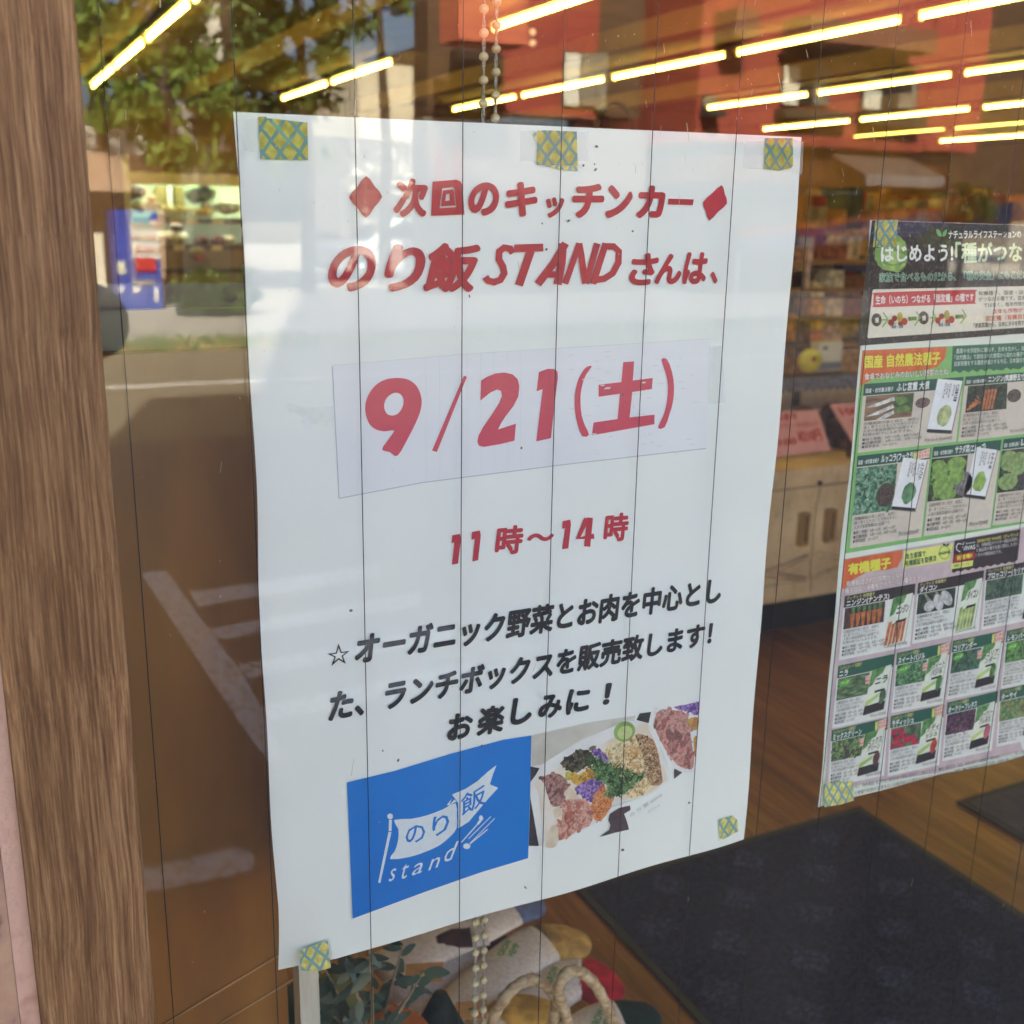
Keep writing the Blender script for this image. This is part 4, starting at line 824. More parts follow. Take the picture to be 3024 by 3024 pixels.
# plywood back of the counter just inside the glass
ply = M('plywood', srgb(190,132,52), .5, c2=srgb(140,92,34), scale=7, stretch=(3, 3, .8), c3=srgb(166,112,42), bump=.15, bscale=60, lo=.25, hi=.75)
YP = .11
xr = it(905, 2950, YP)[0]; zt = it(500, 1042, YP)[1]
solo('plywood_board', B().box(-.40, xr-.012, YP, YP+.018, .0, zt), ply, 'smooth brown plywood back of a counter, right behind the glass beside the notice', 'board')
xz = [it(560, y, YP+.02) for y in (914, 835)]
solo('grey_board', B().box(-.4, .10, YP+.02, YP+.032, zt-.03, it(500, 914, YP+.02)[1]), M('grey_laminate', srgb(190,184,168), .4, c2=srgb(180,174,158)), 'plain grey board standing above the plywood', 'board')
solo('acrylic_sheet', B().box(-.4, .10, YP+.034, YP+.037, zt-.03, it(500, 836, YP+.035)[1]), clear_mat('acrylic', (.62,.60,.56), .15, .40), 'milky acrylic sheet behind the grey board', 'screen')
# thin pale strips on the plywood
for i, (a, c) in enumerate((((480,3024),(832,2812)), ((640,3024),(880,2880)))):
    p, q = it(*a, YP), it(*c, YP); solo('thin_strip', B().tube([(p[0], YP-.001, p[1]), (q[0], YP-.001, q[1])], .0006, 6), M('strip_pale', srgb(240,190,130), .4), ('upper', 'lower')[i]+' slanting thin light strip across the plywood', 'trim', 'strips on the plywood')
# white slat below the notice
xa = it(868, 2950, .10)[0]; xb = it(924, 2950, .10)[0]
solo('garden_stake', B().box(xa, xb, .085, .100, .55, 1.16), M('slat_white', srgb(214,212,196), .6, c2=srgb(200,198,182), scale=40, stretch=(8,8,1), bump=.3), 'narrow white painted upright slat under the lower left corner of the notice', 'slat')
# ------------------------------------------------ produce cooler far inside
YCO = 13.0
cw = M('cooler_white', srgb(226,228,206), .4); cg = M('cooler_grey', srgb(140,128,112), .5); cbk = M('cooler_back', srgb(196,208,184), .6, c2=srgb(176,190,166), scale=1.5)
def zc(py, x=500): return it(x, py, YCO)[1]
def xc(px, y=620): return it(px, y, YCO)[0]
X0, X1 = xc(372), xc(1240)
co = thing('produce_cooler', (X0, YCO, 0), 'open white refrigerated produce case with bananas and greens seen far inside', 'cooler')
mk('back_panel', B().box(X0, X1, YCO+.62, YCO+.66, .3, zc(520)), cbk, co)
mk('top_bar', B().box(X0+.05, X1, YCO-.06, YCO+.1, zc(546), zc(513)), M('cooler_lit', srgb(250,250,232), .4), co)
mk('top_panel', B().box(X0, X1, YCO+.1, YCO+.62, zc(514), zc(510)), cw, co)
mk('side_panel', B().box(X0-.02, X0+.05, YCO-.10, YCO+.66, .1, zc(462)), M('cooler_side', srgb(208,220,186), .3), co)
for i, py in enumerate((642, 722, 800)):
    z = zc(py); mk('shelf', B().box(X0+.06, X1, YCO-.04+.05*i*0, YCO+.60, z-.03, z), M('shelf_dark', srgb(92,82,72), .6), co)
mk('front_panel', B().box(X0+.06, X1, YCO-.05, YCO-.01, .12, zc(737)), cg, co)
mk('kick_rail', B().box(X0+.06, X1, YCO-.07, YCO-.051, zc(806), zc(792)), M('rail_dark', srgb(60,52,48), .5), co)
EM('cooler_lamp', (.92, 1., .74), 3.0)
EM('cooler_fill_glow', (.95, 1., .78), 3.2)
mk('case_lamp_and_fill', B().box(X0+.1, X1-.1, YCO+.14, YCO+.20, zc(536), zc(528)), MATS['cooler_lamp'], co)
for zz_ in (zc(642), zc(722)):
    mk('shelf_lip', B().box(X0+.06, X1, YCO-.044, YCO-.036, zz_-.06, zz_-.031), MATS['shelf_dark'], co)  # lip put in to hide the added glowing bars
    mk('case_lamp_and_fill', B().box(X0+.1, X1-.1, YCO-.028, YCO+.0, zz_-.052, zz_-.036), MATS['cooler_fill_glow'], co)  # hidden fill bars, added to brighten the produce on the shelves
for i, px in enumerate((515, 562, 640, 800, 900)):
    z = zc(642); x = xc(px); mk('price_tag', B().box(x-.07, x+.07, YCO-.052, YCO-.045, z-.065, z+.0), M('tag_paper', srgb(226,220,190), .6), co)
for px in (520, 632, 760):
    z = zc(722); x = xc(px); mk('price_tag', B().box(x-.06, x+.06, YCO-.062, YCO-.055, z-.065, z+.0), M('tag_paper', srgb(226,220,190), .6), co)
gM = M('leaf_green', srgb(86,128,50), .6, c2=srgb(46,84,34), scale=14); gL = M('leaf_light', srgb(176,196,140), .6, c2=srgb(128,160,92), scale=16)
yM = M('banana_yellow', srgb(226,206,70), .5, c2=srgb(200,176,50), scale=10); wM = M('bag_white', srgb(222,224,206), .5, c2=srgb(160,170,130), scale=18)
dM = M('bag_dark', srgb(60,52,44), .5, c2=srgb(110,96,84), scale=14); pM = M('produce_pale', srgb(206,198,170), .6, c2=srgb(150,140,112), scale=18); rM = M('produce_maroon', srgb(110,44,46), .5, c2=srgb(70,30,34), scale=18)
def lump(name, px, py, r, mat, label, cat, sc=(1, 1, .8), grp='produce in the cooler', Y=YCO+.15, n=3):
    x, z = xc(px, py), zc(py, px); b = B(); R = random.Random(px*7+py)
    for i in range(n): b.ball((x+R.uniform(-r, r)*.6, Y+R.uniform(-r, r)*.4, z+R.uniform(-.1, .2)*r), r*R.uniform(.6, .9), 9, 6, sc)
    return solo(name, b, mat, label, cat, grp, jit=r*.05)
lump('cabbage', 596, 573, .17, gM, 'big green leafy cabbage heap on the cooler top, right of the hanging strips', 'cabbage', n=5)
lump('cabbage', 632, 566, .10, gL, 'pale green cabbage leaning on the heap', 'cabbage')
lump('dark_greens', 412, 566, .12, M('leaf_dark', srgb(58,70,52), .6, c2=srgb(34,44,36), scale=12), 'dark leafy greens at the left end of the cooler', 'greens', n=4)
for i, (px, w_) in enumerate(((500, .13), (527, .10), (550, .14))):
    x = xc(px); solo('hanging_strip', B().box(x-w_/2, x+w_/2, YCO+.45, YCO+.47, zc(622), zc(548)), (M('strip_olive', srgb(130,116,56), .7), cw, M('strip_olive', srgb(130,116,56), .7))[i], ('left olive', 'white middle', 'right olive')[i]+' upright strip behind the bananas', 'strip')
def bananas(px, py, lab):
    x, z = xc(px, py), zc(py, px); b = B()
    for i in range(5):
        u = -.13+.055*i; b.tube([(x+u, YCO+.02, z+.05), (x+u+.015, YCO-.03, z), (x+u+.02, YCO-.01, z-.06)], [.012, .024, .012], 7)
    return solo('banana_bunch', b, yM, lab, 'bananas', 'bananas on the cooler shelf')
bananas(518, 622, 'yellow banana bunch on the cooler shelf, left of the pair'); bananas(580, 626, 'yellow banana bunch on the cooler shelf, right of the pair')
lump('yellow_bundle', 605, 628, .08, yM, 'small yellow bundle beside the bananas', 'fruit', Y=YCO+.02)
for i, (px, py, r, mt_, lab) in enumerate(((425, 612, .09, wM, 'white wrapped bundle at the left cooler end'), (462, 606, .09, pM, 'pale orange wrapped vegetable near the left end'), (448, 590, .06, M('produce_orange', srgb(220,150,60), .6), 'orange tipped vegetable above the white bundle'),
        (636, 614, .12, wM, 'white bagged vegetables right of the bananas'), (690, 612, .12, wM, 'second white bag of vegetables farther right'), (475, 640, .07, dM, 'dark bagged greens under the pale vegetable'))):
    lump('wrapped_vegetable', px, py, r, mt_, lab, 'vegetables')
for i, (px, py, r, mt_, lab) in enumerate(((500, 705, .11, pM, 'pale root vegetables on the second shelf'), (545, 706, .10, wM, 'white wrapped roots beside the pale roots'), (600, 712, .09, rM, 'maroon wrapped packs on the second shelf'), (640, 712, .09, rM, 'second group of maroon packs on the shelf'),
        (680, 710, .08, pM, 'small pale packs right of the maroon packs'), (520, 672, .09, dM, 'dark packs hanging over the pale roots'), (575, 745, .08, M('produce_olive', srgb(150,130,60), .6), 'olive green pack below the second shelf'), (582, 760, .05, M('produce_red', srgb(190,60,40), .6), 'small red pack below the second shelf'), (722, 790, .07, rM, 'red pack low by the notice edge'))):
    lump('packed_vegetable', px, py, r, mt_, lab, 'vegetables', Y=YCO+.05 if py < 730 else YCO-.12)
# ------------------------------------------------ right side: cabinet, counter, shelves, far windows
YK = 2.53
def zk(py, px=2380): return it(px, py, YK)[1]
cabM = wood_mat('pale_cabinet_wood', srgb(238,216,180), srgb(220,190,150), srgb(230,206,168), (14, 14, 6))
cb_ = thing('wooden_cabinet', (2.4, YK, 0), 'pale wooden low cabinet with two braced doors and long brown handles', 'cabinet')
zt_, zd, zb = zk(1378), zk(1440), zk(1790)
mk('cabinet_body', B().box(1.55, 3.45, YK+.02, YK+.62, .13, zt_-.03), cabM, cb_)
mk('plinth', B().box(1.60, 3.40, YK+.06, YK+.6, 0, .129), M('plinth_black', srgb(26,24,24), .6), cb_)
mk('cabinet_top', B().box(1.50, 3.50, YK-.03, YK+.64, zt_-.028, zt_), cabM, cb_)
xm = it(2400, 1600, YK)[0]
for i, (a, c) in enumerate(((xm-.44, xm-.003), (xm+.003, xm+.44), (xm+.446, xm+.88))):
    d = mk('door', B().box(a, c, YK, YK+.018, .16, zd), cabM, cb_)
    mk('door_rail', B().box(a+.001, c-.001, YK-.008, YK-.001, zd-.05, zd-.001).box(a+.001, c-.001, YK-.008, YK-.001, .161, .21), cabM, d)
    zz0, zz1 = .215, (.16+zd)/2-.06
    for s_ in (0, 1):
        xa_, xb_ = (a+.02, c-.02) if s_ else (c-.02, a+.02)
        mk('brace', B().tube([(xa_, YK-.004-.002*s_, zz0), (xb_, YK-.004-.002*s_, zz1)], .012, 4), cabM, d)
    hx = c-.06 if i == 0 else a+.06
    h0, h1 = zk(1605), zk(1510); mk('door_handle', B().box(hx-.020, hx-.011, YK-.028, YK-.001, h0, h1).box(hx+.011, hx+.020, YK-.028, YK-.001, h0, h1).box(hx-.0109, hx+.0109, YK-.028, YK-.001, h0, h0+.012).box(hx-.0109, hx+.0109, YK-.028, YK-.001, h1-.012, h1), M('handle_brown', srgb(176,140,84), .4), d)
for s_ in (-1, 1):
    pass
for (px, py) in ((2421, 1427), (2393, 1772)):
    x, z = it(px, py, YK-.01); mk('bolt', B().ball((x, YK-.012, z), .009), M('bolt_dark', srgb(70,54,40), .4, metal=.8), cb_)
# goods on the cabinet: jars and packs, with pink price cards
jarM = M('jar_amber', srgb(120,76,34), .25, c2=srgb(60,36,18), scale=12); lidM = M('lid_gold', srgb(176,140,70), .3, metal=.6)
gi = 0
for r_ in range(3):
    for i in range(11):
        x = 1.75+i*.165+(r_ % 2)*.06; y = YK+.05+r_*.17; h = .11+.02*((i*3+r_) % 3)
        if r_ == 0 and 4 <= i <= 6: continue
        gi += 1
        j = solo('jar', B().tube([(x, y, zt_+.001), (x, y, zt_+h*.8), (x, y, zt_+h*.95)], [.055, .055, .035], 10), (jarM, M('pack_brown', srgb(150,104,60), .5, c2=srgb(100,66,36), scale=9))[(i+r_) % 2], 'amber or brown jar in row %s on the pale cabinet, %s from its left' % (('front','middle','back')[r_], ('first','second','third','fourth','fifth','sixth','seventh','eighth','ninth','tenth','eleventh')[i]), 'jar', 'jars on the pale cabinet')
cardM = M('card_pink', srgb(246,176,164), .7, c2=srgb(240,164,152), scale=20)
def pcard(pts, lab, lines):
    q = [onY(x, y, YK-.06+.0*i) for i, (x, y) in enumerate(pts)]
    q[0][1] += .03; q[1][1] += .03
    b = B(); b.add([tuple(p) for p in q]+[(p[0], p[1]+.003, p[2]) for p in q], [(3,2,1,0),(4,5,6,7),(0,1,5,4),(1,2,6,5),(2,3,7,6),(3,0,4,7)])
    t = thing('price_card', tuple(q[3]), lab, 'sign', 'pink price cards')
    mk('card', b, cardM, t)
    for (s, a0, a1, v0, v1, bo) in lines:
        me = []; 
        g = [Vector(q[3]).lerp(Vector(q[2]), a0).lerp(Vector(q[0]).lerp(Vector(q[1]), a0), v) for v in (v0, v1)] + [Vector(q[3]).lerp(Vector(q[2]), a1).lerp(Vector(q[0]).lerp(Vector(q[1]), a1), v) for v in (v0, v1)]
        bb = B(); vs, fs = text_mesh(s, 0)
        x0 = min(v[0] for v in vs); x1 = max(v[0] for v in vs); y0, y1 = EMB['cjk']
        for j, (ox, oy) in enumerate(((0,0),(bo,0),(0,bo),(-bo,0))):
            k = len(bb.v)
            for x, y in vs:
                u, v = (x+ox-x0)/(x1-x0), (y+oy-y0)/(y1-y0); p = g[0].lerp(g[2], u).lerp(g[1].lerp(g[3], u), v); bb.v.append((p.x, p.y-.003-j*2e-5, p.z))
            bb.f += [tuple(k+i for i in f) for f in fs]
        mk('card_lettering', bb, M('card_red', srgb(206,60,50), .6), t)
    return t
pcard([(2300,1222),(2432,1214),(2453,1330),(2288,1350)], 'pink handwritten price card with 210 yen, on the cabinet between the posters', [('品番号', .05, .5, .80, .96, .03), ('トマト・キャロット', .12, .9, .60, .76, .03), ('¥210円', .45, .9, .25, .55, .05), ('100', .08, .4, .22, .42, .04)])
pcard([(2468,1198),(2620,1190),(2700,1300),(2520,1310)], 'pink price card leaning behind the seed poster edge', [('100円', .1, .7, .70, .92, .04), ('特価', .2, .8, .35, .6, .05)])
# board, scalloped shelf edge and packs above the cabinet
YG = 3.3
def rect(px0, px1, py0, py1, Y, th, name, mat, label, cat, **k):
    x0, z1 = it(px0, py0, Y); x1, z0 = it(px1, py1, Y); x0b, _ = it(px0, py1, Y); 
    return solo(name, B().box(min(x0, x1), max(x0, x1), Y, Y+th, min(z0, z1), max(z0, z1)), mat, label, cat, **k)
gon = thing('shop_shelving', (3.2, YG, 0), 'tall brown wooden shelving full of packets behind the cabinet', 'shelf')
Xs0, Xs1 = it(2150, 1100, YG)[0], it(2900, 1100, YG)[0]
shW = M('shelf_wood', srgb(168,128,80), .6, c2=srgb(140,104,62), scale=6)
for py in (1112, 1014, 936, 852, 770):
    z = it(2450, py, YG)[1]; mk('shelf', B().box(Xs0, Xs1, YG, YG+.4, z-.016, z), shW, gon)
mk('back_panel', B().box(Xs0, Xs1, YG+.4, YG+.42, .3, it(2450, 720, YG)[1]), M('shelf_back', srgb(112,80,48), .7), gon)
zz = it(2450, 1112, YG)[1]
mk('front_panel', B().box(Xs0, Xs1, YG+.02, YG+.04, it(2450, 1215, YG)[1], zz-.05), cabM, gon)
mk('side_post', B().box(it(2350, 1150, YG)[0], it(2366, 1150, YG)[0], YG-.0, YG+.018, .4, zz-.051), M('post_dark', srgb(84,58,34), .6), gon)
sc_ = []
n_ = 34
for i in range(n_): 
    x = Xs0+(Xs1-Xs0)*i/n_; sc_ += [(x, zz-.045), (x+(Xs1-Xs0)/n_*.5, zz-.062)]
mk('scalloped_trim', B().prism([(Xs0, zz+.004), (Xs0, zz-.045)][::1]+sc_[1:]+[(Xs1, zz-.045), (Xs1, zz+.004)], YG-.012, YG-.004), M('trim_bluewhite', srgb(150,150,176), .6, c2=srgb(90,92,128), scale=60), gon)
packs = [(2398,2432,835,878,(214,196,150)),(2400,2430,885,930,(216,150,60)),(2396,2428,940,975,(214,170,60)),(2394,2426,978,1008,(206,120,50)),(2440,2490,798,850,(200,190,166)),(2438,2486,880,934,(206,186,160)),(2434,2482,950,1012,(196,160,130)),
         (2495,2560,772,802,(50,56,96)),(2496,2556,815,850,(120,76,44)),(2490,2550,880,934,(120,60,40)),(2488,2540,1030,1100,(170,130,90)),(2330,2350,930,1010,(206,140,50)),(2322,2345,1030,1108,(170,120,50)),(2330,2372,800,850,(150,110,80)),(2345,2390,775,848,(176,140,96)),(2450,2500,722,768,(150,90,70)),(2350,2400,728,768,(170,130,100)),(2560,2600,1050,1110,(190,150,110)),(2375,2392,880,935,(146,96,54)),(2352,2372,940,1012,(120,84,50))]
PW = ['on the shelf level with the poster title row', 'below the cream pack in the orange column', 'in the middle of the orange column', 'at the foot of the orange column', 'above the column of white packs', 'in the middle of the white pack column', 'at the foot of the white pack column', 'like a dark box on the upper shelf by the seed poster', 'below the dark blue box', 'two shelves below the dark blue box', 'behind the white carton', 'half hidden by the notice edge', 'lowest beside the notice edge', 'high up next to the notice edge', 'right of the pack high beside the notice', 'on the top shelf near the seed poster', 'on the top shelf near the notice', 'mostly behind the lower edge of the seed poster', 'just left of the orange column, upper one', 'just left of the orange column, lower one']
for i, (a, c, d, e, col) in enumerate(packs):
    if e > 860: yy = YG+.02
    else: yy = YG+.03
    nm = 'tall' if (e-d) > (c-a)*1.3 else 'squat'
    tone = 'blue' if col[2] > col[0] else ('orange' if col[0] > 195 and col[2] < 80 else ('cream' if col[2] > 120 and col[0] > 190 else ('tan' if col[0] > 140 else 'brown')))
    rect(a, c, d, e, yy, .07, 'packet', M('packet_%d' % i, srgb(*[min(255, int(v*1.18)) for v in col]), .45, c2=srgb(*[int(v*.7) for v in col]), scale=30), '%s %s food packet %s' % (nm, tone, PW[i]), 'packet', group='packets on the wooden shelving', smooth=False)
Rp = random.Random(31); tones = ((206,160,96),(190,90,60),(226,206,170),(120,130,80),(216,170,70),(150,100,66),(206,196,180))
fill = [B() for _ in tones]
for py in (1112, 1014, 936, 852, 770):
    z = it(2450, py, YG)[1]; x = Xs0+.02
    while x < Xs1-.1:
        w_ = Rp.uniform(.05, .11); fill[Rp.randrange(len(tones))].box(x, x+w_, YG+.14+Rp.uniform(0, .05), YG+.3, z+.001, z+Rp.uniform(.07, .15)); x += w_+.006
for i, b in enumerate(fill): mk('shelf_goods', b, M('shelf_fill_%d' % i, srgb(*tones[i]), .5, c2=srgb(*[int(v*.6) for v in tones[i]]), scale=26), gon, 'stuff')
YQ = 3.05
yb = thing('snack_bag', (it(2390, 1090, YQ)[0], YQ, it(2390, 1090, YQ)[1]), 'bright yellow snack bag with a red spot, standing before the shelves', 'bag')
YQ -= .14
x0, z1 = it(2358, 1034, YQ); x1, z0 = it(2424, 1095, YQ)
bb = B(); bb.ball(((x0+x1)/2, YQ, (z0+z1)/2), .5, 12, 8, ((x1-x0), .05, (z1-z0)*1.1)); mk('bag_body', bb, M('bag_yellow', srgb(222,214,60), .4, c2=srgb(200,180,40), scale=14), yb)
mk('bag_spot', B().ball(((x0+x1)/2, YQ-.024, (z0+z1)/2+.008), .012, sc=(1,.3,1)), M('bag_red', srgb(170,50,40), .5), yb); YQ += .14
wb = thing('white_carton', (it(2450, 1090, YQ)[0], YQ, it(2450, 1090, YQ)[1]), 'white carton with grey print standing next to the yellow snack bag', 'box')
x0, z1 = it(2420, 1012, YQ-.1); x1, z0 = it(2482, 1092, YQ-.1)
mk('carton_body', B().box(x0, x1, YQ-.1, YQ-.05, z0, z1), M('carton_white', srgb(228,226,214), .5), wb)
mk('carton_band', B().box(x0+.001, x1-.001, YQ-.103, YQ-.1005, z0+.004, z0+(z1-z0)*.3), M('carton_grey', srgb(120,124,140), .5), wb)
mk('carton_mark', B().box(x0+.02, x0+.045, YQ-.103, YQ-.1005, z1-.03, z1-.015), M('carton_grey', srgb(120,124,140), .5), wb)
# deep shop: rows of shelving, lit sign boards, boxes
dkM = M('deep_brown', srgb(112,80,46), .7, c2=srgb(84,58,34), scale=2); lt = M('deep_tan', srgb(190,150,96), .6, c2=srgb(160,120,74), scale=2)
goods = [M('goods_%d' % i, srgb(*c), .5, c2=srgb(*[int(v*.6) for v in c]), scale=7) for i, c in enumerate(((190,150,90),(170,70,44),(206,190,150),(90,96,60),(200,150,60),(110,70,50)))]
bays = [(3.8, 6.6, 5.2, 1.55), (6.2, 9.2, 6.6, 1.6), (8.5, 12.5, 8.4, 1.65), (12.5, 17.5, 10.0, 1.7), (5.0, 8.5, 10.8, 1.7), (9.5, 13.5, 12.5, 1.8), (14.5, 20.5, 13.8, 2.0), (3.4, 6.0, 14.6, 1.9)]
for bi, (xa_, xb_, yy, hh_) in enumerate(bays):
    g = thing('shop_shelving', ((xa_+xb_)/2, yy, 0), 'brown store shelving bay deep in the shop, %s nearest' % ('first','second','third','fourth','fifth','sixth','seventh','eighth')[bi], 'shelf', 'deep store shelving')
    mk('frame', B().box(xa_, xb_, yy+.38, yy+.42, 0, hh_).box(xa_, xa_+.03, yy, yy+.38, 0, hh_).box(xb_-.03, xb_, yy, yy+.38, 0, hh_), dkM, g)
    for k in range(5): mk('shelf', B().box(xa_+.031, xb_-.031, yy, yy+.379, .15+k*(hh_-.2)/4.2, .175+k*(hh_-.2)/4.2), lt, g)
    R = random.Random(bi+20)
    for gm in range(len(goods)):
        b = B()
        for k in range(5):
            z = .176+k*(hh_-.2)/4.2; x = xa_+.05
            while x < xb_-.2:
                w_ = R.uniform(.08, .2); 
                if R.randrange(len(goods)) == gm: b.box(x, x+w_, yy+.02+R.uniform(0, .06), yy+.3, z, z+R.uniform(.12, .28))
                x += w_+.01+ (R.uniform(0, .16) if R.random() < .4 else 0)
        if b.v: mk('shelf_goods', b, goods[gm], g, 'stuff')
for i, (a, c, d, e, Y, col, s_) in enumerate(((2412,2428,604,614,14.,(.55,1,.8),2.5),(2466,2486,604,616,14.,(1,.85,.2),2.2),(2508,2562,604,618,14.,(1,.8,.1),2.6),(2606,2626,612,640,12.,(1,.85,.6),2.6),(2634,2660,610,640,12.,(1,.88,.66),2.8),(2720,2732,612,628,12.,(1,.8,.5),1.6))):
    x0, z1 = it(a, d, Y); x1, z0 = it(c, e, Y); solo('lit_sign', B().box(x0, x1, Y, Y+.04, z0, z1), EM('sign_glow_%d' % i, tuple(v**2.2 for v in col), s_*.16), ('small teal glowing sign', 'short yellow glowing sign', 'long yellow glowing sign', 'left round white glow lamp', 'right round white glow lamp', 'small dim glow lamp')[i]+' deep in the shop between the posters', 'lamp', 'glowing signs deep inside')
for i, (a, c, d, e, Y) in enumerate(((2393,2410,566,668,11.5),(2614,2622,566,640,11.5))):
    x0, z1 = it(a, d, Y); x1, z0 = it(c, e, Y); solo('upright_post', B().box(x0, x1, Y, Y+.1, z0-.8, z1+.05), lt, ('pale lit upright post left of the glowing signs', 'thin orange upright post right of the glowing signs')[i], 'post')
x0, z1 = it(1985, 250, 16.); x1, z0 = it(2120, 420, 16.)
solo('tan_partition', B().box(it(1795, 250, 16.)[0], it(2060, 250, 16.)[0], 16., 16.1, 1.4, it(1900, 250, 16.)[1]), M('partition_ochre', srgb(160,118,52), .7), 'ochre partition panel high at the back, just above the notice', 'panel')
ar = B(); cx, cz = it(1815, 375, 12.)
ar.tube([(cx-.30, 12., cz-.5)]+[(cx+.30*math.cos(math.pi-a*math.pi/8)*.9, 12., cz+.28*math.sin(a*math.pi/8)) for a in range(9)]+[(cx+.32, 12., cz-.5)], .03, 8)
solo('dark_arch', ar, M('arch_black', srgb(40,28,16), .5), 'dark curved arch ornament hanging before the ochre partition', 'ornament')
# ------------------------------------------------ window display under the notice
beadM = M('bead_wood', srgb(214,200,160), .45, c2=srgb(194,178,134), scale=200); cordM = M('cord_cotton', srgb(180,172,160), .9, c2=srgb(130,122,112), scale=900)
def strand(Y, ptsx, ys, lab):
    top = onY(ptsx[0], 0, Y); bot = onY(ptsx[1], 3010, Y)
    t = thing('bead_strand', (top[0], Y, .9), lab, 'bead chain', 'bead chains behind the glass')
    P0, P1 = Vector(top)+(Vector(top)-Vector(bot))*.25, Vector(bot)-(Vector(top)-Vector(bot))*.05
    c = B(); n = 260
    for ph in (0, math.pi):
        c.tube([tuple(P0.lerp(P1, i/n)+Vector((math.cos(i*1.15+ph)*.0005, math.sin(i*1.15+ph)*.0005, 0))) for i in range(n+1)], .00055, 5)
    mk('cord', c, cordM, t)
    L_ = (P1-P0).length; k = 0; z = ys[0]; first = None
    while z > P1.z:
        u = (P0.z-z)/(P0.z-P1.z)
        if u > 0:
            p = P0.lerp(P1, u); rb = .00235
            if first is None: first = mk('bead', B().ball((0, 0, 0), rb, 10, 8, (1.05, 1.05, .95)), beadM); first.parent = t; o = first
            else: o = first.copy(); COL.objects.link(o)
            o.location = p-t.location
        z -= ys[1]
    return t
za = onY(1429, 26, .045)[2]; strand(.045, (1430, 1402), (za, .01085), 'left strand of small cream wooden beads on twisted cord')
za = onY(1466, 5, .052)[2]; strand(.052, (1467, 1426), (za, .01085), 'right strand of small cream wooden beads on twisted cord')
# potted plant at the bottom
ZT = .72
YPL = .17
def pl(px, py, Y=YPL): return Vector(onY(px, py, Y))
tc_ = M('terracotta', srgb(190,100,48), .7, c2=srgb(160,80,40), scale=12); stemM = M('twig', srgb(160,140,110), .7); lfM = M('plant_leaf', srgb(58,80,64), .35, c2=srgb(30,46,36), scale=20, spec=.6)
plant = thing('potted_plant', (pl(1080, 3024).x, YPL, ZT), 'dark leafy houseplant with small pointed leaves below the notice', 'plant')
c = pl(1120, 3060, YPL+.03)
mk('pot', B().tube([(c.x, c.y, ZT-.02), (c.x, c.y, c.z-.005)], [.030, .042], 20), tc_, plant)
R = random.Random(11)
stems = [((1080,3060),(1010,2960),(960,2860)),((1100,3060),(1100,2900),(1090,2800)),((1130,3060),(1200,2960),(1250,2870)),((1060,3060),(960,3000),(935,2900)),((1120,3060),(1170,2860),(1190,2790)),((1090,3050),(1030,2840),(1010,2800))]
leafproto = None
def leafmesh(L_, W__):
    b = B(); n = 6
    for i in range(n+1):
        t = i/n; w_ = W__*math.sin(math.pi*min(1, t*.93+.03))**.8*(1-.3*t); b.v += [(-w_, 0, -L_*t), (0, .12*w_, -L_*t-.0), (w_, 0, -L_*t)]
    for i in range(n):
        a = i*3; b.f += [(a, a+1, a+4, a+3), (a+1, a+2, a+5, a+4)]
    b.sm = True; return b
for si, s3 in enumerate(stems):
    dy = R.uniform(-.05, .04)
    P = [pl(*p, YPL+dy*(.4+.3*i)) for i, p in enumerate(s3)]
    crv = [tuple((1-t)**2*P[0]+2*(1-t)*t*P[1]+t*t*P[2]) for t in [i/8 for i in range(9)]]
    mk('stem', B().tube(crv, [.0014-.0001*i for i in range(9)], 6), stemM, plant)
    for k in range(15):
        t = .15+.85*k/14; i = min(int(t*8), 7); p = Vector(crv[i]).lerp(Vector(crv[i+1]), t*8-i)
        if leafproto is None: leafproto = mk('leaf', leafmesh(.0165, .0047), lfM); o = leafproto; o.parent = plant
        else: o = leafproto.copy(); COL.objects.link(o)
        o.location = p-plant.location; o.rotation_euler = (R.uniform(-.7, .7), R.uniform(-1.9, 1.9), R.uniform(-1, 1)); s_ = R.uniform(.7, 1.25); o.scale = (s_*R.uniform(.8, 1.1), s_, s_)
gp = pl(1010, 3000, .22)
solo('green_pot', B().tube([(gp.x-.01, .24, .60), (gp.x-.01, .24, gp.z+.0)], [.03, .036], 16), M('pot_green', srgb(62,96,74), .5), 'dull green pot behind the plant stems', 'pot')
gp = pl(1300, 3040, .24)
solo('dark_cone', B().tube([(gp.x, .24, gp.z-.06), (gp.x, .24, gp.z-.01), (gp.x, .24, gp.z+.035)], [.03, .026, .006], 14), M('cone_green', srgb(20,40,30), .8, c2=srgb(8,20,14), scale=80, bump=1), 'small dark green bushy ornament between plant and socks', 'ornament')
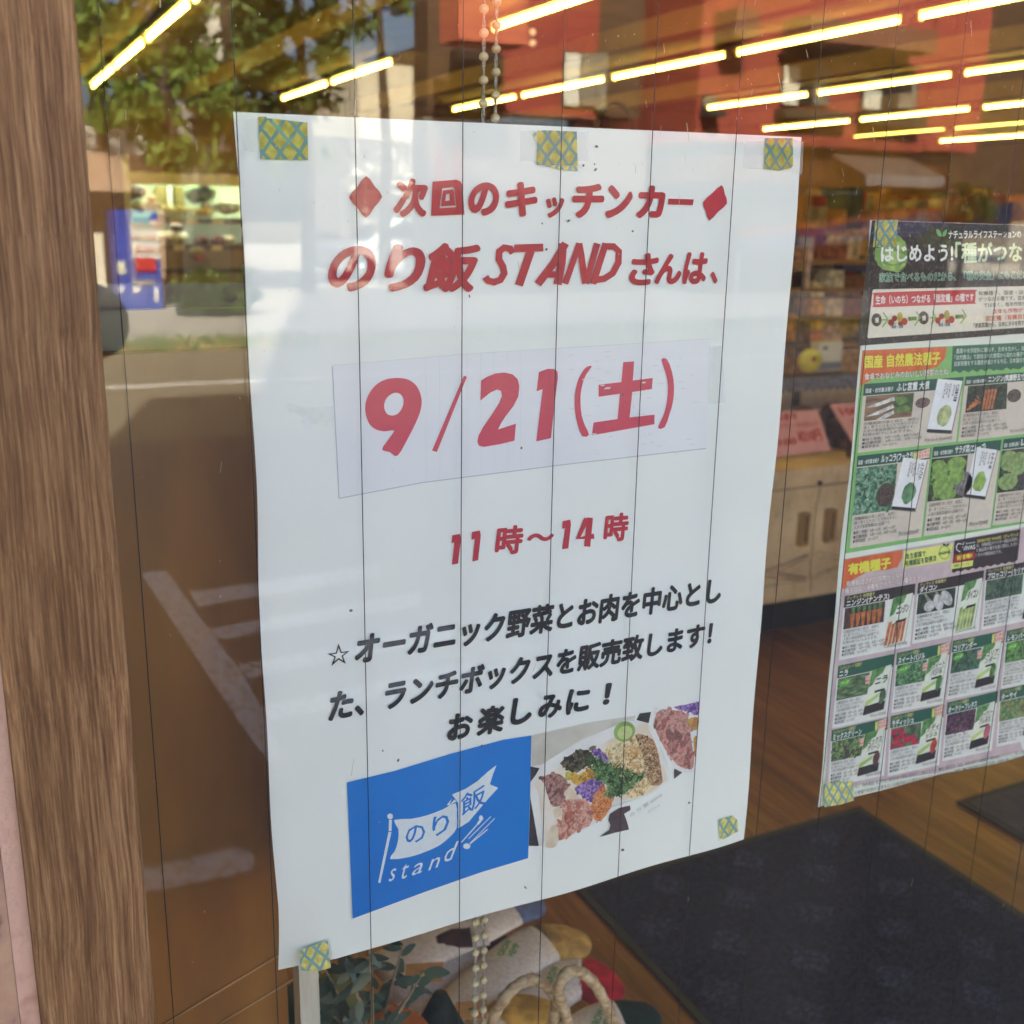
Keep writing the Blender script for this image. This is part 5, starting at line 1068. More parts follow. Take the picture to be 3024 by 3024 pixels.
# display stand and socks
solo('display_stand', B().box(.16, .40, .20, .46, 0, .70), M('stand_wood', srgb(150,104,60), .6), 'small wooden stand carrying the pile of socks', 'stand')
ZS = .735
sockB = M('sock_oat', srgb(255,238,220), .95, c2=srgb(236,208,186), scale=260, bump=1., bscale=900, lo=.3, hi=.6, dist=.0015)
def tip(c): return M('sock_tip_%d' % c[0], srgb(*c), .95, c2=srgb(*[int(v*.72) for v in c]), scale=60, bump=.8, bscale=1100, dist=.001)
def sock(pts, ws, tipc, label, z0, lettering_at=None, txt='GROW HEMP', flat=.34, split=.68):
    P = [Vector(onZ(x, y, z0)) for x, y in pts]
    # resample
    N = 26; S_ = []
    for i in range(N+1):
        t = i/N*(len(P)-1); k = min(int(t), len(P)-2); f_ = t-k
        p0, p1, p2, p3 = P[max(k-1,0)], P[k], P[k+1], P[min(k+2, len(P)-1)]
        S_.append((.5*((2*p1)+(-p0+p2)*f_+(2*p0-5*p1+4*p2-p3)*f_**2+(-p0+3*p1-3*p2+p3)*f_**3), ws[k]*(1-f_)+ws[min(k+1, len(ws)-1)]*f_))
    t = thing('sock', tuple(P[0]), label, 'sock', 'socks in the window display')
    cut = int(N*split)
    def seg(a, c, rounded):
        pp = [s[0] for s in S_[a:c+1]]; rr = [s[1] for s in S_[a:c+1]]
        if rounded:
            d = (pp[-1]-pp[-2]).normalized(); r = rr[-1]
            for an in (25, 50, 70, 84): pp.append(S_[c][0]+d*r*math.sin(math.radians(an))*.9); rr.append(r*math.cos(math.radians(an)))
        return B().tube(pp, rr, 18, flat, (0, 0, 1))
    mk('sock_foot', seg(0, cut, False), sockB, t)
    mk('sock_tip', seg(cut, N, True), tip(tipc), t)
    if lettering_at:
        (cx_, cy_), ang, size = lettering_at
        r_max = max(ws)*flat; c_ = Vector(onZ(cx_, cy_, z0+r_max+.0012))
        for li, word in enumerate(txt.split()):
            vs, fs = text_mesh(word, 0); w_ = max(v[0] for v in vs); bb = B()
            for j, o_ in enumerate(((0,0),(.05,0),(0,.05))):
                k = len(bb.v)
                for x, y in vs:
                    lx, ly = (x+o_[0]-w_/2)*size, (y+o_[1]-.35-li*.95)*size*1.25
                    bb.v.append((c_.x+lx*math.cos(ang)-ly*math.sin(ang), c_.y+lx*math.sin(ang)+ly*math.cos(ang), c_.z+j*1e-5+.0006))
                bb.f += [tuple(k+i for i in f) for f in fs]
            mk('sock_lettering', bb, M('sock_print', srgb(104,160,72), .9), t)
    return t
sock([(1120,2870),(1260,2800),(1400,2740),(1500,2690),(1560,2680)], [.024,.028,.028,.027,.022], (124,132,164), 'oatmeal sock with a blue grey toe, topmost in the pile under the notice', ZS+.030, None, split=.78)
sock([(1260,3060),(1360,2980),(1480,2870),(1600,2790),(1680,2790)], [.026,.028,.030,.032,.027], (244,188,96), 'oatmeal sock with a mustard heel, second in the pile', ZS+.018, ((1490,2800), .75, .0085), split=.80)
sock([(1180,2960),(1260,2890),(1330,2830),(1450,2800)], [.024,.030,.030,.028], (120,92,78), 'oatmeal sock with a taupe toe lying at the left of the pile', ZS+.006, split=.9)
sock([(1420,3100),(1540,2990),(1660,2900),(1730,2890),(1780,2925)], [.028,.030,.030,.030,.024], (224,30,40), 'oatmeal sock with a bright red toe at the right of the pile', ZS+.012, ((1630,2880), .8, .0085), split=.72)
sock([(1440,2760),(1340,2770),(1270,2790)], [.016,.018,.015], (84,44,38), 'sock with a dark brown toe peeping out left of the blue grey one', ZS+.034, split=.3)
sock([(1620,3160),(1700,3080),(1800,3020),(1890,3010)], [.026,.028,.028,.024], (26,58,46), 'oatmeal sock with a dark green toe in the bottom corner of the pile', ZS+.012, ((1765,3010), .8, .0085), split=.78)
sock([(1380,3100),(1450,3040),(1520,2990),(1590,2990)], [.020,.022,.024,.020], (246,186,80), 'small sock with a yellow toe inside the wrapped rings', ZS+.030, split=.45)
def band(pts, lab, z):
    q = [onZ(x, y, z) for x, y in pts]; t = thing('paper_band', tuple(q[3]), lab, 'label', 'paper bands on the socks')
    mk('band', B().add([tuple(p) for p in q]+[(p[0], p[1], p[2]-.0015) for p in q], [(3,2,1,0),(4,5,6,7),(0,1,5,4),(1,2,6,5),(2,3,7,6),(3,0,4,7)]), M('band_kraft', srgb(222,164,104), .8, c2=srgb(208,148,90), scale=80), t)
    cx_ = sum(p[0] for p in q)/4; cy_ = sum(p[1] for p in q)/4
    mk('band_mark', B().ball((cx_, cy_, z+.0003), .0035, 8, 4, (1, .6, .05)), M('band_green', srgb(96,120,60), .8), t)
band([(1198,2846),(1310,2840),(1306,2896),(1192,2902)], 'kraft paper band with a small printed mark on the left sock', ZS+.05)
band([(1345,2960),(1440,2950),(1436,3010),(1338,3004)], 'kraft paper band on the sock beside the bead strands', ZS+.05)
# wrapped rings (bag handles)
wrapM = M('wrap_fibre', srgb(206,184,150), .8, c2=srgb(150,120,86), scale=120, bump=1., c3=srgb(186,158,120), stretch=(1,1,2.2), dist=.001)
def loop(pts, rad, lab, Y):
    P = [Vector(onY(x, y, Y+dy)) for x, y, dy in pts]; N = 44; C_ = []; RR = []
    for i in range(N+1):
        t = i/N*(len(P)-1); k = min(int(t), len(P)-2); f_ = t-k
        p0, p1, p2, p3 = P[max(k-1,0)], P[k], P[k+1], P[min(k+2, len(P)-1)]
        C_.append(tuple(.5*((2*p1)+(-p0+p2)*f_+(2*p0-5*p1+4*p2-p3)*f_**2+(-p0+3*p1-3*p2+p3)*f_**3))); RR.append(rad*(1+.10*math.sin(i*1.9)+.06*math.sin(i*.7)))
    return solo('fibre_ring', B().tube(C_, RR, 12), wrapM, lab, 'handle', 'fibre wrapped bag handles')
loop([(1440,3110,0),(1462,2995,0),(1520,2915,.005),(1580,2893,.008),(1630,2930,.005),(1640,2985,0),(1612,3110,0)], .0046, 'fibre wrapped curved bag handle, left of the pair in front of the socks', .17)
loop([(1700,3110,0),(1672,3000,0),(1650,2930,0),(1668,2880,.004),(1705,2868,.006),(1755,2905,.004),(1795,2980,0),(1840,3110,0)], .0046, 'fibre wrapped curved bag handle, right of the pair in front of the socks', .16)
# ================================================================== the street behind the camera (seen in the pane)
asph = M('asphalt', srgb(114,110,106), .92, c2=srgb(86,82,80), scale=40, bump=.4, bscale=180, lo=.3, hi=.7)
pave = M('pavement_concrete', srgb(190,182,166), .9, c2=srgb(168,160,144), scale=2.5)
grnd = M('earth', srgb(120,104,78), .95, c2=srgb(92,84,60), scale=1.5)
st('ground', B().box(-200, 200, -300, 30, -.5, -.10), grnd)
st('parking_lot', B().box(-14, 34, -7.199, -.661, -.09, -.002), asph)
st('road', B().box(-120, 160, -12.4, -7.2, -.09, -.004), M('road_asphalt', srgb(146,137,114), .92, c2=srgb(122,115,96), scale=30, bump=.3, bscale=180))
st('far_pavement', B().box(-120, 160, -60, -13.6, -.09, .02), pave)
st('verge', B().box(-120, 160, -13.6, -12.4, -.09, -.003), M('verge_soil', srgb(222,150,96), .95, c2=srgb(150,158,96), scale=2.2))
st('bounce_apron', B().box(-14, 34, -.66, -.05, -.09, .012), M('apron_bounce_pale', srgb(200,196,186), .9, c2=srgb(184,180,170), scale=2.5))  # unseen pale strip, added to bounce light up onto the notice
paint = M('road_paint', srgb(228,224,214), .8, c2=srgb(120,114,112), scale=34, lo=.36, hi=.52)
def marking(pts, lab):
    b = B(); b.add([(x, y, .002) for x, y in pts]+[(x, y, -.0015) for x, y in pts], [tuple(range(len(pts)-1, -1, -1)), tuple(range(len(pts), 2*len(pts)))])
    return solo('painted_line', b, paint, lab, 'road marking', 'painted lines', smooth=False)
rz = lambda x, y: (lambda p: (p[0], -p[1]))(onZ(x, y, 0.0))
marking([rz(415,1690), rz(492,1684), rz(730,2010), rz(840,2230), rz(795,2250), rz(700,2120)], 'slanting painted parking line reflected left of the notice')
for i, (a, c, d, e) in enumerate((((560,1748),(1120,1665),(1120,1700),(585,1790)), ((622,1855),(1240,1745),(1240,1785),(650,1888)), ((700,1965),(1330,1840),(1330,1885),(735,2000)), ((770,2085),(1400,1950),(1400,2000),(800,2125)))):
    marking([rz(*a), rz(*c), rz(*d), rz(*e)], '%s painted hatch bar branching right from the slanting line' % ('farthest', 'second farthest', 'third farthest', 'nearest')[i])
marking([rz(410,2562), rz(700,2500), rz(750,2520), rz(745,2570), rz(420,2634)], 'short worn painted stub low beside the wooden post')
wl = B().box(-60, 90, -9.86, -9.72, -.0035, .001); solo('edge_line', wl, paint, 'long white edge line of the road across the reflection', 'road marking')
R = random.Random(2)
gb = B()
for i in range(2600):
    x = R.uniform(-2, 14); y = -13.6+R.random()*1.3; h = R.uniform(.04, .16); a = R.uniform(0, 3.1); w_ = .02
    gb.add([(x-w_*math.cos(a), y-w_*math.sin(a), 0), (x+w_*math.cos(a), y+w_*math.sin(a), 0), (x+R.uniform(-.05,.05), y, h)], [(0,1,2)])
mk('grass', gb, M('grass_blades', srgb(120,140,66), .9, c2=srgb(86,104,50), scale=2), None, 'stuff')
# ---- trees
def hash_leaves(cx, cy, cz, rx, ry, rz_, n, R, size):
    b = B(); cl = []
    for _ in range(22):
        while True:
            p = Vector((R.uniform(-1, 1), R.uniform(-1, 1), R.uniform(-1, 1)))
            if p.length < 1: break
        cl.append((p, R.uniform(.16, .34)))
    for i in range(n):
        c, s = cl[R.randrange(len(cl))]
        d = Vector((R.gauss(0, 1), R.gauss(0, 1), R.gauss(0, .8))).normalized()*s*R.random()**.5
        p = c*.85+d; q = Vector((cx+p.x*rx, cy+p.y*ry, cz+p.z*rz_))
        u = Vector((R.uniform(-1,1), R.uniform(-1,1), R.uniform(-1,1))).normalized(); v = u.orthogonal().normalized(); k = size*R.uniform(.6, 1.3)
        b.add([q-u*k, q+v*k*.45, q+u*k, q-v*k*.45], [(0,1,2,3)])
    return b
lv = [M('tree_leaf_a', srgb(124,146,56), .7, c2=srgb(84,108,40), scale=.9), M('tree_leaf_b', srgb(100,122,54), .7, c2=srgb(64,86,36), scale=.9), M('tree_leaf_c', srgb(154,168,70), .7, c2=srgb(110,130,50), scale=.9)]
bark = M('bark', srgb(104,88,70), .95, c2=srgb(66,54,44), scale=9, stretch=(4,4,.6), bump=1, dist=.02)
def tree(px, D, crowns, lab, li, tr=.11):
    x = rf(px, 600, D)[0]; R = random.Random(px)
    t = thing('street_tree', (x, -D, 0), lab, 'tree', 'trees across the street')
    topz = max(c[1] for c in crowns)
    mk('trunk', B().tube([(x, -D, -.05), (x+.1, -D, topz*.4), (x-.05, -D, topz*.8), (x, -D, topz)], [tr*1.2, tr, tr*.6, tr*.2], 10), bark, t)
    for (dx, z, rx, rz2, n) in crowns:
        mk('branch', B().tube([(x, -D, z-rz2*.8), (x+dx*.6, -D+.2, z-.2), (x+dx, -D+.3, z+rz2*.4)], [.07, .05, .02], 6), bark, t)
        mk('crown', hash_leaves(x+dx, -D, z, rx, rx*.8, rz2, int(n*.75), R, .13), lv[li], t)
tree(300, 21, [(0, 4.6, 1.7, 1.6, 2200), (.6, 6.9, 1.6, 1.4, 1600)], 'leafy light green tree at the far left of the reflection', 2)
tree(500, 19.6, [(0, 3.4, 1.4, 1.2, 2200), (-.5, 5.0, 1.3, 1.1, 1500), (.1, 6.6, .8, 1.5, 900)], 'tree with the visible trunk above the garage wall', 0, .13)
tree(690, 20.5, [(0, 4.6, 1.3, 1.6, 2400), (.4, 2.9, 1.1, 1.1, 1400), (.3, 6.9, 1.7, 1.4, 2200)], 'dense dark tree in front of the white house', 1)
tree(900, 21.5, [(0, 4.9, 1.5, 1.5, 2600), (.2, 7.0, 1.9, 1.3, 2600), (-.3, 3.0, 1.0, 1.0, 1000)], 'tall dark tree left of the cream building', 1, .12)
tree(1130, 24, [(-.3, 7.6, 1.5, 1.1, 1500), (.3, 6.6, 1.0, .9, 500)], 'loose airy tree in front of the cream building', 0, .12)
tree(2850, 17, [(0, 1.9, .9, .5, 900), (-.6, 1.3, .5, .4, 400)], 'low yellow green street bush tree beside the red house', 2, .06)
# low planting
R = random.Random(8)
for i, (px, lab) in enumerate(((610, 'left of the pair'), (700, 'right of the pair'))):
    x, z = rf(px, 860, 16.5); solo('shrub', hash_leaves(x, -16.5, .38, .55, .4, .42, 900, R, .07), lv[1], 'low green shrub on the far pavement, '+lab, 'shrub', 'low shrubs')
# ---- garage wall and white house
def fbox(px0, px1, py0, py1, D, th): 
    x0, z1 = rf(px0, py0, D); x1, z0 = rf(px1, py1, D); return x0, x1, -D-th, -D, z0, z1
tan = M('garage_tan', srgb(196,166,140), .9, c2=srgb(184,154,128), scale=1.2)
gw = thing('garage', (rf(400,700,20)[0], -20, 0), 'low tan garage with flat parapet behind the vending machine', 'building')
x0, x1, _, _, z0, z1 = fbox(150, 535, 445, 860, 20.0, 2)
mk('wall', B().box(x0-1.5, x1, -22, -20, 0, z1), tan, gw)
xa_, xb_, _, _, za_, zb_ = fbox(290, 450, 566, 640, 19.98, .02)
mk('opening', B().box(xa_-1.5, xb_-.15, -20.0+.003, -19.97, z0*0+.1, rf(400,566,20)[1]), M('opening_dark', srgb(70,54,40), .9), gw)
a = fbox(424, 506, 470, 486, 19.96, .02); mk('wall_vent', B().box(a[0], a[1], -19.99, -19.95, a[4], a[5]), M('vent_dark', srgb(90,74,66), .8), gw)
a = fbox(278, 318, 688, 875, 18.6, .3); solo('white_pillar', B().box(a[0], a[1], -18.9, -18.6, .02, a[5]), M('pillar_white', srgb(232,224,196), .8), 'short white sunlit pillar left of the vending machine', 'pillar')
whM = M('white_siding', srgb(228,222,206), .85, c2=srgb(216,210,194), scale=14, stretch=(.1,.1,1))
wh = thing('white_house', (rf(600,500,25)[0], -25, 0), 'tall white sided house between the trees', 'building')
a = fbox(575, 690, -60, 300, 25., 4)
mk('wall', B().box(a[0], a[1], -29, -25, 0, a[5]), whM, wh)
for k in range(36):
    z = a[5]-.25*k
    if z > .3: mk('siding_board', B().box(a[0]-.01, a[1]+.01, -25.0, -24.975, z-.22, z-.02), whM, wh)
wh2 = thing('white_house', (rf(300,430,24)[0], -24, 0), 'low white house wall glimpsed through the left tree', 'building')
a = fbox(180, 470, 340, 470, 24., 3); mk('wall', B().box(a[0], a[1], -27, -24, 0, a[5]), whM, wh2)
mk('roof', B().box(a[0]-.2, a[1]+.2, -27.2, -23.8, a[5]+.001, a[5]+.2), M('roof_grey', srgb(110,106,100), .8), wh2)
# ---- vending machine
vb = M('vending_blue', srgb(64,84,178), .35, c2=srgb(56,76,166), scale=2); vd = 18.0
x0, x1, _, _, z0, z1 = fbox(330, 484, 618, 905, vd, .7); z0 = .02; 
vm = thing('vending_machine', ((x0+x1)/2, -vd, z0), 'blue drinks vending machine with bright display window and red panel', 'vending machine')
mk('cabinet', B().box(x0, x1, -vd-.7, -vd, z0, z1), vb, vm)
def vbx(nm, px0, px1, py0, py1, mat, t_=.02, kind=None, par=None, y=0):
    a = fbox(px0, px1, py0, py1, vd, .02); return mk(nm, B().box(a[0], a[1], -vd+.001+y, -vd+t_+y, max(a[4], .05), a[5]), mat, par or vm)
dw = vbx('display_window', 385, 474, 648, 764, M('vend_white', srgb(236,234,232), .3, c2=srgb(226,224,222)))
vbx('display_header', 386, 440, 634, 660, M('vend_cyan', srgb(120,180,200), .4), .03)
R = random.Random(4)
for r_ in range(3):
    for k in range(9):
        px = 392+k*9; py = (668, 704, 740)[r_]; c = R.choice(((190,60,50),(226,140,60),(236,220,190),(80,120,90),(210,90,60),(160,110,80)))
        a = fbox(px, px+6, py-12, py+6, vd, .02); mk('drink_can', B().tube([((a[0]+a[1])/2, -vd+.05, a[4]), ((a[0]+a[1])/2, -vd+.05, a[5])], (a[1]-a[0])/2, 8), M('can_%d_%d' % c[:2], srgb(*c), .4), dw)
rp = vbx('promo_panel', 399, 462, 760, 801, M('vend_red', srgb(196,40,56), .4), .03)
vbx('coin_panel', 345, 372, 770, 808, M('vend_pale', srgb(226,226,206), .4), .03)
vbx('delivery_slot', 392, 456, 826, 842, M('vend_slot', srgb(150,146,150), .4), .03)
for a_, c_ in ((350, 366), (392, 416), (455, 470)): vbx('sticker', a_, c_, 846 if a_ < 450 else 850, 862 if a_ < 450 else 890, M('vend_sticker', srgb(236,232,226), .4), .024)
# ---- cream building with sign, porch and car
cream = M('cream_stucco', srgb(226,214,184), .9, c2=srgb(214,202,172), scale=3)
cbd = thing('cream_building', (rf(1150,500,33)[0], -33, 0), 'cream three storey building with dark side windows behind the white sign', 'building')
a = fbox(1075, 1222, 250, 800, 33., 5); mk('wall', B().box(a[0]-.2, a[1], -38, -33, 0, rf(1150, 190, 33)[1]), cream, cbd)
a2 = fbox(890, 1262, 398, 530, 32.6, .3); mk('shop_fascia', B().box(a2[0], a2[1], -32.9, -32.6, 0, a2[5]), M('fascia_grey', srgb(104,98,90), .8), cbd)
a = fbox(1222, 1300, 140, 800, 33.6, 4); mk('wall', B().box(a[0]+.001, a[1]+.6, -37, -33.6, 0, rf(1250, 130, 33)[1]), M('brown_stucco', srgb(96,76,56), .9), cbd)
for (p0, p1, q0, q1) in ((1245, 1280, 285, 325), (1245, 1280, 338, 375), (1240, 1285, 400, 440)):
    a = fbox(p0, p1, q0, q1, 33.5, .1); w0 = mk('window', B().box(a[0], a[1], -33.6, -33.52, a[4], a[5]), M('frame_dark', srgb(60,54,48), .5), cbd); mk('pane', B().box(a[0]+.05, a[1]-.05, -33.515, -33.50, a[4]+.05, a[5]-.05), M('pane_grey', srgb(190,190,176), .1), w0)
sg = thing('sign_board', (rf(1150,460,28)[0], -28, 0), 'large white shop sign board with dark grey characters on two rows', 'sign')
a = fbox(1035, 1262, 408, 522, 28., .2); mk('board', B().box(a[0], a[1], -28.2, -28, a[4], a[5]), M('sign_white', srgb(240,236,222), .6), sg)
sgk = M('sign_ink', srgb(120,112,104), .7)
def sgs(pts, w_):
    q = [rf(*p, 28.) for p in stroke(pts, w_)]; k = len(sg.children); b = B()
    n = len(q); b.v = [(x, -27.96+k*.0008, z) for x, z in q] + [(x, -27.998, z) for x, z in q]
    h = n//2; b.f = [(i, i+1, n-2-i, n-1-i) for i in range(h-1)]; mk('sign_stroke', b, sgk, sg)
for p, w_ in (([(1218,428),(1240,432),(1246,445),(1228,452),(1246,460),(1240,474),(1222,474)],8), ([(1200,428),(1198,476)],8), ([(1184,430),(1206,428)],7), ([(1184,452),(1204,450)],7), ([(1120,424),(1140,418),(1160,424)],8), ([(1098,438),(1130,432)],8),
              ([(1100,470),(1128,460),(1150,462),(1162,474)],9), ([(1064,448),(1084,452)],10), ([(1070,472),(1092,470)],8), ([(1170,428),(1172,474)],6)): sgs(p, w_)
for k in range(7): sgs([(1072+k*16, 496), (1074+k*16, 514)], 5)
for px in (1045, 1255):
    x = rf(px, 600, 28.1)[0]; mk('sign_post', B().tube([(x, -28.25, 0), (x, -28.25, rf(px, 520, 28)[1])], .09, 8), cream, sg)
pr = thing('porch', (rf(1150,600,27)[0], -27, 0), 'white flat porch roof on white posts below the sign board', 'porch')
a = fbox(1030, 1292, 528, 548, 27., 1); mk('roof_slab', B().box(a[0], a[1], -27.9, -27, a[4], a[5]), M('porch_white', srgb(236,230,212), .6), pr)
a = fbox(1050, 1292, 562, 576, 27.1, 1); mk('rail', B().box(a[0], a[1], -27.2, -27.1, a[4], a[5]), MATS['porch_white'], pr)
for p0, p1 in ((1003, 1040), (1076, 1092)):
    a = fbox(p0, p1, 560, 860, 27., .2); mk('post', B().box(a[0], a[1], -27.3, -27.05, 0, rf(1050, 528, 27)[1]-.01), MATS['porch_white'], pr)
def car(cx, cy, L_, Wd, H_, mat, glassm, label, heading=0.):
    t = thing('parked_car', (cx, cy, 0), label, 'car')
    prof = [(-L_/2, .45), (-L_/2+.05, .80), (-L_/2+.9, .95), (-L_/2+1.55, H_-.05), (-L_/2+2.1, H_), (L_/2-.75, H_-.02), (L_/2-.2, .98), (L_/2, .85), (L_/2, .40), (L_/2-.1, .25), (-L_/2+.1, .25)]
    def P(x, y, z): return (cx+x*math.cos(heading)-y*math.sin(heading), cy+x*math.sin(heading)+y*math.cos(heading), z)
    def pris(nm, pr_, y0, y1, m_, par, ins=0.):
        n = len(pr_); b = B()
        b.v = [P(x, y0*(1-.12*max(0, (z-.95)/.6)), z) for x, z in pr_] + [P(x, y1*(1-.12*max(0, (z-.95)/.6)), z) for x, z in pr_]
        b.f = [tuple(range(n)), tuple(range(2*n-1, n-1, -1))] + [(i, n+i, n+(i+1) % n, (i+1) % n) for i in range(n)]
        o = mk(nm, b, m_, par); bvv = o.modifiers.new('b', 'BEVEL'); bvv.width = .04; bvv.segments = 2; bvv.limit_method = 'ANGLE'; return o
    body = pris('body', prof, -Wd/2, Wd/2, mat, t)
    for s_ in (-1, 1):
        pris('side_window', [(-L_/2+1.15, 1.0), (-L_/2+1.62, H_-.12), (L_/2-.85, H_-.12), (L_/2-.45, 1.0)], s_*(Wd/2-.02), s_*(Wd/2+.006), glassm, t)
        for wx in (-L_/2+.75, L_/2-.75):
            w_ = B(); w_.tube([P(wx, s_*(Wd/2-.2), .31), P(wx, s_*(Wd/2+.01), .31)], .31, 18); w0 = mk('wheel', w_, M('tyre', srgb(34,34,36), .8), t)
            r_ = B(); r_.tube([P(wx, s_*(Wd/2-.1), .31), P(wx, s_*(Wd/2+.02), .31)], .19, 14); mk('rim', r_, M('rim_silver', srgb(170,172,176), .3, metal=.9), w0)
        mk('headlight', B().ball(P(-L_/2+.06, s_*(Wd/2-.25), .70), .10, 10, 7, (.5, 1.2, .8)), M('lamp_clear', srgb(220,224,226), .1), t)
        mk('mirror', B().ball(P(-L_/2+1.35, s_*(Wd/2+.10), 1.02), .09, 8, 6, (.6, 1, .8)), mat, t)
    b = B(); b.add([P(-L_/2+.93, -Wd/2+.12, .98), P(-L_/2+.93, Wd/2-.12, .98), P(-L_/2+1.52, Wd/2-.2, H_-.08), P(-L_/2+1.52, -Wd/2+.2, H_-.08)], [(0,1,2,3)])
    b.v = [(x, y, z+.012) for x, y, z in b.v]; b.v += [(x, y, z-.01) for x, y, z in b.v]; b.f = [(0,1,2,3),(7,6,5,4),(0,4,5,1),(1,5,6,2),(2,6,7,3),(3,7,4,0)]
    o = mk('windscreen', b, glassm, t); return t
gd = M('car_glass', srgb(40,48,54), .08, spec=.8)
cx_ = rf(1190, 700, 26.)[0]
car(cx_, -26., 4.2, 1.75, 1.5, M('car_white', srgb(226,228,226), .25), gd, 'white parked car below the porch roof across the street', 0)
bf = thing('banner_fence', (rf(2600,680,17)[0], -17, 0), 'long blue tarpaulin banner with a red upper edge on low posts beside the red building', 'banner')
def strip(nm, tl, tr, br, bl, mat, y0=-17.0, th=.02):
    q = [rf(*c, 17.) for c in (tl, tr, br, bl)]; b = B(); b.v = [(x, y0, z) for x, z in q]+[(x, y0-th, z) for x, z in q]
    b.f = [(3,2,1,0),(4,5,6,7),(0,1,5,4),(1,2,6,5),(2,3,7,6),(3,0,4,7)]; return mk(nm, b, mat, bf)
strip('banner_cloth', (2180,700), (3060,590), (3060,650), (2180,752), M('tarp_blue', srgb(92,104,168), .5, c2=srgb(66,78,140), scale=1.5))
strip('banner_edge', (2180,684), (3060,572), (3060,589), (2180,699), M('tarp_red', srgb(216,92,76), .5))
for px in (2190, 2400, 2620, 2840, 3040):
    x, z = rf(px, 700, 17.); mk('fence_post', B().tube([(x, -17.06, 0), (x, -17.06, rf(px, 684-(px-2180)*.127+6, 17.)[1])], .03, 6), MATS['car_white'], bf)
# ---- red building
DR = 19.0
redM = M('red_tile', srgb(180,84,66), .7, c2=srgb(160,70,54), scale=18, stretch=(.25,.25,2.2))
rb = thing('red_building', (rf(1900,400,DR)[0], -DR, 0), 'large brick red apartment building with brown balconies over a dark shop front', 'building')
def rw(nm, px0, px1, py0, py1, mat, D=DR, th=.1, par=None, proud=0.):
    x0, z1 = rf(px0, py0, D); x1, z0 = rf(px1, py1, D); return mk(nm, B().box(min(x0,x1), max(x0,x1), -D-th, -D+proud, max(0, min(z0, z1)), max(z0, z1)), mat, par or rb)
top = -160
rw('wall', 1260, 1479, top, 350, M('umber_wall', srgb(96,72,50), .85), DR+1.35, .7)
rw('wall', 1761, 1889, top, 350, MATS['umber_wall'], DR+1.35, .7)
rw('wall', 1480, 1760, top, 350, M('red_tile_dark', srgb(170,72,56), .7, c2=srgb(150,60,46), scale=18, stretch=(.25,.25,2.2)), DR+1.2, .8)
rw('wall', 2085, 2720, top, 452, redM, DR, 5)
rw('wall', 2790, 2880, top, 452, redM, DR, 5)
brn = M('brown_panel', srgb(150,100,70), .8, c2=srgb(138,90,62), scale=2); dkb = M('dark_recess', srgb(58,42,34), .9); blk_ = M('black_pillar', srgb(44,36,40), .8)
rw('wall', 2720, 2790, top, 560, blk_, DR+.1, 4)
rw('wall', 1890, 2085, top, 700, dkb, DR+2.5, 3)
rw('wall', 2880, 3300, top, 620, M('brown_wall', srgb(86,62,40), .9, c2=srgb(70,50,34), scale=1), DR+1, 3)
rw('ground_floor', 2085, 2790, 453, 560, brn, DR+.02, 4)
rw('shop_front', 2085, 2790, 561, 900, dkb, DR+.4, 3)
rw('ground_floor', 1260, 1890, 351, 900, M('plum_panel', srgb(96,84,80), .8), DR+1.25, .8)
# balcony, windows
for (p0, p1, q0, q1, nm, mt_, pr_) in ((2310, 2670, 65, 172, 'balcony', brn, .9), (2110, 2172, 40, 130, 'balcony', brn, .7), (1300, 1500, 0, 150, 'balcony', M('salmon_panel', srgb(222,120,86), .8), .8)):
    bl = rw(nm, p0, p1, q0, q1, mt_, DR, .05, None, pr_)
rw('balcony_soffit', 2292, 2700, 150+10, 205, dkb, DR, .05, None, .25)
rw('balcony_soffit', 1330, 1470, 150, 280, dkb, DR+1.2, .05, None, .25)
def win(px0, px1, py0, py1, panes, rail=None, D=DR):
    w0 = rw('window', px0, px1, py0, py1, M('frame_dark', srgb(60,54,48), .5), D, .02, None, .05)
    n = len(panes)
    for i, c in enumerate(panes):
        a = px0+(px1-px0)*(i+.1)/n; b_ = px0+(px1-px0)*(i+.9)/n
        if c: rw('pane', a, b_, py0+6, py1-6, M('pane_%s' % c, {'w': srgb(240,236,216), 'g': srgb(150,140,120), 'd': srgb(60,56,50)}[c], .3), D, .0, w0, .07)
    if rail:
        r0 = rw('railing', *rail, M('rail_dark2', srgb(70,60,48), .7), D, .0, None, .35)
win(2306, 2440, 190, 318, 'wdg', (2285, 2480, 322, 362)); win(2545, 2700, 212, 330, 'wdg', (2525, 2700, 330, 380))
win(1755, 1790, 150, 330, 'g', None, DR+1.2); win(1660, 1760, 150, 320, 'wg', None, DR+1.2); win(2070, 2110, 280, 330, 'g', (2065, 2112, 328, 350))
win(1380, 1440, 290, 340, 'g', None, DR+1.2)
